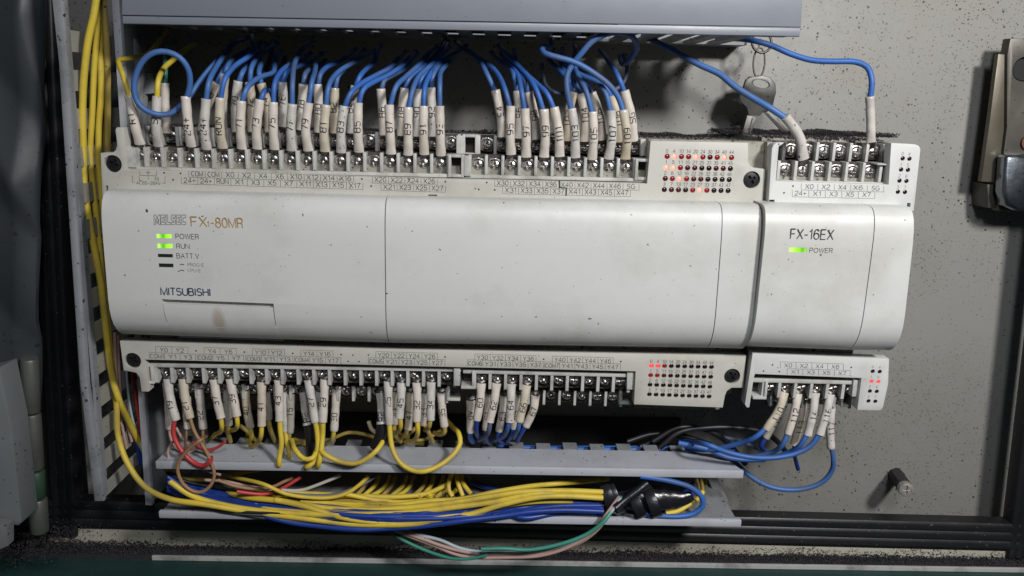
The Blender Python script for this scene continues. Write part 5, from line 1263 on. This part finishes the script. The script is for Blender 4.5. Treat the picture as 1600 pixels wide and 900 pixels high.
# black tape wrap
bm = bmesh.new(); q = [P(x, y, -1) for x, y in ((940, 779), (955, 780), (975, 782), (1000, 783), (1030, 782), (1055, 781), (1072, 778), (1082, 774))]
hh = [24, 23, 30, 41, 44, 40, 30, 16]; c = spline(q, 1.5); rr = []
for i, p in enumerate(c):
    t_u = i/(len(c)-1)*(len(hh)-1); k = min(int(t_u), len(hh)-2); h = (hh[k]+(hh[k+1]-hh[k])*(t_u-k))/2*px_mm(-1)
    rr.append((h*(1+.05*math.sin(i*1.7)+.03*random.uniform(-1, 1)), h*.62*(1+.05*math.sin(i*1.9))))
tube(bm, c, rr, 28)
for v in bm.verts: v.co += Vector((random.gauss(0, .12), random.gauss(0, .12), random.gauss(0, .12)))
tw = build('tape_wrap', bm, MAT['tape'], smooth=38, label='glossy black electrical tape wrapped round the wires in the open duct', cat='electrical tape')
for a_, b_ in (((944, 758), (960, 800)), ((952, 758), (972, 803)), ((985, 764), (1005, 806)), ((1010, 760), (1028, 806))):
    bm = bmesh.new(); A_, B_ = P(*a_, -1), P(*b_, -1); pp = []
    for i in range(13):
        u = i/12; p = A_.lerp(B_, u); p.y = -1-8.3*math.sin(u*math.pi)**.6*(1 if a_[0] > 980 else .62); pp.append(p)
    tube(bm, pp, [(2.6, .16)]*13, 8); build('tape_fold', bm, MAT['tape'], tw, smooth=40)
loose('tape_tail', 'black taped cable end angled up out of the tape wrap', [(962, 794), (975, 783), (995, 768), (1012, 755)], 'tape', -9, -4, 2.2, cat='taped cable')
# --- left bundle -------------------------------------------------------
GL = 'yellow wires in the upright duct'
def V_(lst, lab, ya, yb, col='yellow', r=1.35): loose('upright_wire', lab, lst, col, ya, yb, r, group=GL)
V_([(155, -40), (147, 20), (138, 62), (132, 110), (129, 165), (130, 230), (133, 300), (145, 375), (157, 440), (166, 520), (176, 592), (188, 630), (202, 660, 20), (217, 690, 28), (230, 712, 34)], 'yellow wire of the upright duct, outermost and brightest, bowed away from the controller', 2, 12, r=1.6)
V_([(150, -40), (152, 40), (147, 110), (144, 180), (141, 240), (146, 300), (152, 350), (160, 430), (172, 540), (182, 640)], 'yellow wire second in the upright duct, hugging the bowed one', 7, 16, r=1.35)
V_([(152, -40), (155, 60), (158, 140), (154, 200), (154, 250), (158, 300), (168, 380)], 'dull yellow wire third in the upright duct', 11, 18, 'yellow', 1.45)
V_([(158, -40), (166, 60), (168, 120), (168, 200), (168, 240), (172, 300), (176, 340)], 'yellow wire nearest the controller in the upright duct', 14, 22, 'yellow_dull', 1.5)
V_([(156, -40), (160, 50), (163, 120), (161, 180), (163, 240), (166, 300)], 'dusty yellow wire lying deepest in the upright duct', 20, 26, 'yellow_dull', 1.4)
V_([(150, 140), (149, 200), (150, 260), (154, 310), (162, 380)], 'thin yellow wire crossing the middle of the upright bundle', 16, 20, 'yellow_dull', 1.1)
for i, (q, m_, r_) in enumerate([([(179, 520), (181, 570), (186, 640), (198, 700)], 'pink_wire', .8), ([(184, 525), (186, 575), (190, 630), (206, 690)], 'pink_wire', .7), ([(196, 545), (199, 600), (206, 650), (222, 700)], 'pale_wire', .6), ([(205, 570), (212, 620), (218, 665), (226, 700)], 'red_wire', .8), ([(213, 680), (216, 700), (222, 725)], 'blue_deep', 1.5)]):
    loose('thin_wire', ('thin pink wire hanging behind the lower bracket of the controller', 'thin dusty pink wire close to the bracket of the controller', 'thin pale wire in the dark corner below the controller', 'thin red wire in the dark corner below the controller', 'short blue wire behind the swept yellow one')[i], q, m_, 14+i*3, 22+i*3, r_, group='thin wires beside the controller')
# cables lying in the closed top duct and behind the top sleeves
for i in range(9):
    y_ = YT+16+i*5.2
    bm = bmesh.new(); pp = [Vector((xl+2+k*(xr-xl-75)/10, y_+random.uniform(-.8, .8), zt+4.2+(i % 2)*2.6)) for k in range(11)]
    tube(bm, spline(pp, 6), 2.65, 8); build('cable', bm, MAT['black_wire'], smooth=60, label='black cable lying along the floor of the closed top duct', cat='cable', group='cables lying in the closed top duct')
# --- wires showing through the slots of the bottom duct
for i in range(4):
    bm = bmesh.new(); pp = [Vector((xL+160+k*20, 21+i*4+math.sin(k+i), zu-4-(i % 2)*1.5)) for k in range(8)]
    tube(bm, spline(pp, 5), 1.6, 8); build('duct_wire', bm, MAT['blue'], smooth=60, label='blue wire showing through the slots of the upper duct wall', cat='wire', group='blue wires under the slotted wall')

# ================================================================== THINGS ON THE PANEL
# key ring and keys
def ring_path(c, rx, rz, tilt=0, n=28, ph=0): return [Vector((c.x+rx*math.cos(a), c.y+tilt*math.sin(a), c.z+rz*math.sin(a))) for a in [ph+i*math.tau/n for i in range(n+1)]]
YK = 44
bm = bmesh.new(); tube(bm, ring_path(P(1190, 66, YK), 4.9, 5.1, 1.5), .62, 8); build('key_ring', bm, MAT['ring'], smooth=60, label='round dark wire ring hanging from the end of the top duct', cat='key ring')
bm = bmesh.new(); tube(bm, ring_path(P(1186, 98, YK), 2.9, 7.3, .8), .45, 8); build('key_ring', bm, MAT['ring'], smooth=60, label='narrow dark wire link between the upper ring and the keys', cat='key ring')
def key(label, head, blade, Y0, hole, notches):
    t = empty('key', P(*head[0], Y0), label=label, cat='key', group='keys hanging by the duct')
    bm = bmesh.new(); prism(bm, pxs(head, Y0), Y0, Y0+1.9, .35); o = build('bow', bm, MAT['key'], t, smooth=40)
    cb = bmesh.new(); c = P(*hole, Y0)
    tt = bmesh.new(); v = [Vector((c.x+4.6*math.cos(a)+.0, 0, c.z-.6*math.cos(a)+2.0*math.sin(a))) for a in [i*math.tau/20 for i in range(20)]]; prism(tt, v, Y0-2, Y0+4); merge(cb, tt); cut(o, cb)
    bm = bmesh.new(); prism(bm, pxs(blade, Y0), Y0+.2, Y0+1.7, .25); build('blade', bm, MAT['key'], t, smooth=40)
    a, b = notches; bm = bmesh.new(); d = Vector((b[0]-a[0], b[1]-a[1])).normalized(); n = Vector((-d.y, d.x))*.9
    prism(bm, pxs([(a[0]-n.x, a[1]-n.y), (b[0]-n.x, b[1]-n.y), (b[0]+n.x, b[1]+n.y), (a[0]+n.x, a[1]+n.y)], Y0), Y0+.05, Y0+.15); build('groove', bm, MAT['ring'], t)
key('dusty steel key hanging in front, its blade pointing down to the controller', [(1166, 124), (1172, 121), (1190, 118), (1203, 121), (1211, 131), (1213, 143), (1208, 165), (1194, 173), (1188, 181), (1170, 180), (1167, 168), (1157, 158), (1156, 150), (1161, 138)], [(1168, 180), (1184, 184), (1176, 203), (1171, 222), (1157, 222), (1161, 205)], YK-2, (1189, 131), ((1176, 184), (1167, 218)))
key('steel key hanging behind the first one, its blade slanting down beside the sleeve', [(1170, 120), (1188, 117), (1204, 121), (1212, 130), (1213, 145), (1206, 168), (1198, 176), (1188, 172), (1176, 160), (1164, 146)], [(1193, 174), (1201, 172), (1240, 212), (1234, 218)], YK+2.5, (1190, 131), ((1199, 177), (1234, 213)))
# threaded stud with screw
t = empty('standoff', P(1396, 736, YP), label='blackened spacer with a bright cross-head screw standing out of the panel', cat='spacer')
d0 = P(1399, 741, YP); L_tip = P(1421, 772, 33)
ax = (L_tip-d0).normalized()
bm = bmesh.new(); tube(bm, [d0+ax*k for k in (0, 4, 8, 12, 16, 20, 23)], [4.3, 4.5, 4.2, 4.5, 4.2, 4.4, 4.2], 10)
for v in bm.verts: v.co += Vector((random.gauss(0, .22), random.gauss(0, .22), random.gauss(0, .22)))
build('spacer', bm, MAT['crumb_bed'], t, smooth=30)
bm = bmesh.new(); tube(bm, [d0+ax*k for k in (23.05, 23.6, 26.2, 27.4, 27.6)], [3.6, 4.3, 4.3, 3.9, 3.0], 24); hd = build('screw_head', bm, MAT['bolt_head'], t, smooth=40)
s1_ = Vector((1, 0, 0)); s1_ = (s1_-ax*s1_.dot(ax)).normalized(); s2_ = ax.cross(s1_)
for u_, v_ in ((s1_, s2_), (s2_, s1_)):
    tt = bmesh.new(); c = d0+ax*27.6; vs = []
    for k in (-1.0, 1.5):
        for a in (-2.6, 2.6):
            for b in (-.42, .42): vs.append(tt.verts.new(c+ax*k+u_*a+v_*b))
    for q in ((0, 1, 3, 2), (4, 5, 7, 6), (0, 1, 5, 4), (2, 3, 7, 6), (0, 2, 6, 4), (1, 3, 7, 5)): tt.faces.new([vs[i] for i in q])
    bmesh.ops.recalc_face_normals(tt, faces=tt.faces); cut(hd, tt)
# latch
t = empty('door_latch', P(1570, 180, YP-12), label='brown steel latch bracket with a chrome catch on the bare panel', cat='latch')
YLt = YP-16
bm = bmesh.new(); prism(bm, pxs([(1560, 84), (1573, 85), (1581, 86), (1576, 200), (1564, 286), (1533, 284), (1545, 200)], YLt), YLt, YLt+3, .6, y1_pts=None); build('flange', bm, MAT['latch_edge'], t, smooth=40)
bm = bmesh.new(); prism(bm, pxs([(1574, 86), (1579, 60), (1680, 62), (1680, 330), (1560, 330), (1562.5, 286), (1573, 200)], YLt-2), YLt-2, YLt+4, .8); pl_ = build('plate', bm, MAT['latch'], t, smooth=40)
cb = bmesh.new(); cyl(cb, P(1601, 108, YLt-2), 6.2, YLt-5, YLt+2, 24); cut(pl_, cb)
bm = bmesh.new(); cyl(bm, P(1601, 108, YLt), 5.6, YLt+.5, YLt+3.5, 20); build('dark_boss', bm, MAT['black_wire'], t, smooth=50)
bm = bmesh.new(); cyl(bm, P(1606, 222, YLt-2), 4.0, YLt-3.4, YLt, 20); build('rusty_rivet', bm, MAT['rust'], t, smooth=50)
bm = bmesh.new(); prism(bm, pxs([(1543, 288), (1572, 288), (1574, 327), (1544, 325)], YLt+1), YLt+1, YP-.2, .5); build('lower_bracket', bm, MAT['latch'], t, smooth=40)
bm = bmesh.new(); prism(bm, pxs([(1572, 246), (1578, 242), (1640, 242), (1640, 330), (1590, 330), (1573, 322), (1568, 300)], YLt-9), YLt-9, YLt-2.1, 2.2); ch = build('chrome_catch', bm, MAT['chrome'], t, smooth=50)
# panel post below latch box
# rounded grey piece behind the blue loop
t = empty('cable_clip', P(215, 110, 30), label='rounded grey plastic cable clip behind the blue loop', cat='cable clip')
bm = bmesh.new(); prism(bm, pxs([(189, 52), (204, 56), (217, 68), (224, 84), (226, 110), (224, 140), (218, 200), (189, 200)], 34), 34, 40, 1.0); build('back_plate', bm, MAT['plastic_grey'], t, smooth=40)
bm = bmesh.new(); prism(bm, pxs([(224.5, 112), (236, 114), (241, 124), (241, 146), (224, 148)], 36), 36, 44, .8); build('clip_arm', bm, MAT['plastic_grey'], t, smooth=40)
# dust on top of the modules
sp = []
ph2 = [random.uniform(0, 6.28) for _ in range(4)]
def ridge(x0, x1, y0, y1, z, n, hm, rmin=.25, rmax=.6):
    for _ in range(n):
        x = random.uniform(x0, x1); y = random.uniform(y0, y1)
        h = hm*(.3+.7*(.5+.5*math.sin(x*.09+ph2[0])*math.sin(x*.23+ph2[1])))
        sp.append((Vector((x, y, z+random.uniform(-.1, h))), random.uniform(rmin, rmax)))
ridge(hx0+6, P(1016, 210, YB).x, YB+4, YB+9, hz1+.7, 420, .8, .2, .45)
ridge(P(690, 210, YB).x, P(1016, 210, YB).x, 20, 60, hz1, 500, .9)
ridge(P(1016, 210, YB).x, hx1, 0, 60, hz1, 500, 1.6)
ridge(P(1120, 210, 50).x, P(1392, 215, 50).x, 40, YP-.5, ez1+.2, 9000, 3.0, .14, .36)
ridge(P(1200, 210, 0).x, P(1385, 215, 0).x, 0, 60, ez1, 900, .5)
ridge(P(1000, 210, 60).x, P(1190, 215, 60).x, 54, YP-.5, hz1, 2600, 2.2, .14, .36)
ridge(hx0, hx1, YPL+.3, -2, P(600, 277, YPL).z-9.6, 0, 1)
crumbs('black_dust', sp, 'black dust lying along the tops of the two modules')
# sooty line where the covers meet the top plates
sp = []
for _ in range(260):
    u = random.betavariate(.9, 1.3); x = 165+u*1020; y = 302+(322-302)*u
    c = P(x, y+random.uniform(-.6, 1.4), YPL-.15); sp.append((c, random.uniform(.12, .34)))
for _ in range(70):
    u = random.random(); c = P(1205+u*220, 322.5+4*u+random.uniform(-.5, 1), YE-.15); sp.append((c, random.uniform(.1, .26)))
crumbs('black_soot', sp, 'black specks caught in the seam above the covers')
# soot rim along the bottom of the panel
sp = []
for _ in range(2600):
    u = random.random(); x = 138+u*1425; y = 778+u*42
    c = P(x, y-abs(random.gauss(0, 1.6)), YP-.3); sp.append((c, random.uniform(.2, .5)))
crumbs('black_soot', sp, 'black soot gathered along the bottom edge of the panel')

# ================================================================== DOOR AND HINGE
bm = bmesh.new(); nx, nz = 26, 70; YDr = 10
gridp = []
a_tl, a_tr, a_bl, a_br = P(-60, -60, YDr), P(52, -60, YDr), P(-60, 690, YDr), P(44, 690, YDr)
for j in range(nz+1):
    row = []
    for i in range(nx+1):
        p = a_tl.lerp(a_tr, i/nx).lerp(a_bl.lerp(a_br, i/nx), j/nz)
        w1 = 3.2*abs(math.sin(p.x*.085+p.z*.021+.5*math.sin(p.z*.05)))+2.4*abs(math.sin((p.x*.6-p.z)*.045+1.1))-1.8*abs(math.sin((p.x+p.z*.7)*.07))+math.sin(p.z*.03)*1.5
        p.y += w1+(9*max(0, (i/nx-.72))**1.5*4); row.append(bm.verts.new(p))
    gridp.append(row)
for j in range(nz):
    for i in range(nx): bm.faces.new((gridp[j][i], gridp[j][i+1], gridp[j+1][i+1], gridp[j+1][i]))
g0 = gridp
bk = [[bm.verts.new((v.co.x, v.co.y+2.5, v.co.z)) for v in row] for row in g0]
for j in range(nz):
    for i in range(nx): bm.faces.new((bk[j][i], bk[j+1][i], bk[j+1][i+1], bk[j][i+1]))
for j in range(nz): bm.faces.new((g0[j][0], g0[j+1][0], bk[j+1][0], bk[j][0])); bm.faces.new((g0[j][nx], bk[j][nx], bk[j+1][nx], g0[j+1][nx]))
for i in range(nx): bm.faces.new((g0[0][i], bk[0][i], bk[0][i+1], g0[0][i+1])); bm.faces.new((g0[nz][i], g0[nz][i+1], bk[nz][i+1], bk[nz][i]))
build('plastic_sheet', bm, MAT['door'], smooth=60, label='crumpled blue-grey plastic sheet hanging on the open cabinet door', cat='plastic sheet')
t = empty('cabinet_door', P(0, 700, -5), label='open cabinet door edge of pale grey steel beside the hinge', cat='door')
bm = bmesh.new(); prism(bm, pxs([(-60, 590), (-2, 575), (16, 660), (34, 815), (28, 822), (-60, 812)], -6), -6, 8, 1.2); build('door_edge', bm, MAT['door_edge'], t, smooth=40)
bm = bmesh.new(); prism(bm, pxs([(-60, 818), (10, 822), (10, 855), (-60, 885)], -14), -14, -8, 1.0); build('door_foot', bm, MAT['door_edge'], t, smooth=40)
t = empty('hinge', P(52, 700, 20), label='upright barrel hinge with a green lower knuckle at the cabinet corner', cat='hinge')
def vcyl(px0, py0, px1, py1, rpx, Y, m, nm):
    a, b = P(px0, py0, Y), P(px1, py1, Y); bm = bmesh.new(); R = rpx*px_mm(Y)
    tube(bm, [a, a.lerp(b, .03), a.lerp(b, .97), b], [R*.9, R, R, R*.9], 20); build(nm, bm, MAT[m], t, smooth=50)
vcyl(46, 560, 49, 643, 14, 14, 'hinge', 'knuckle'); vcyl(49.5, 646, 55, 732, 14, 14, 'hinge', 'knuckle'); vcyl(55.5, 735, 58, 776, 14, 14, 'hinge_green', 'knuckle'); vcyl(58.5, 779, 62, 830, 15, 14, 'hinge', 'knuckle')
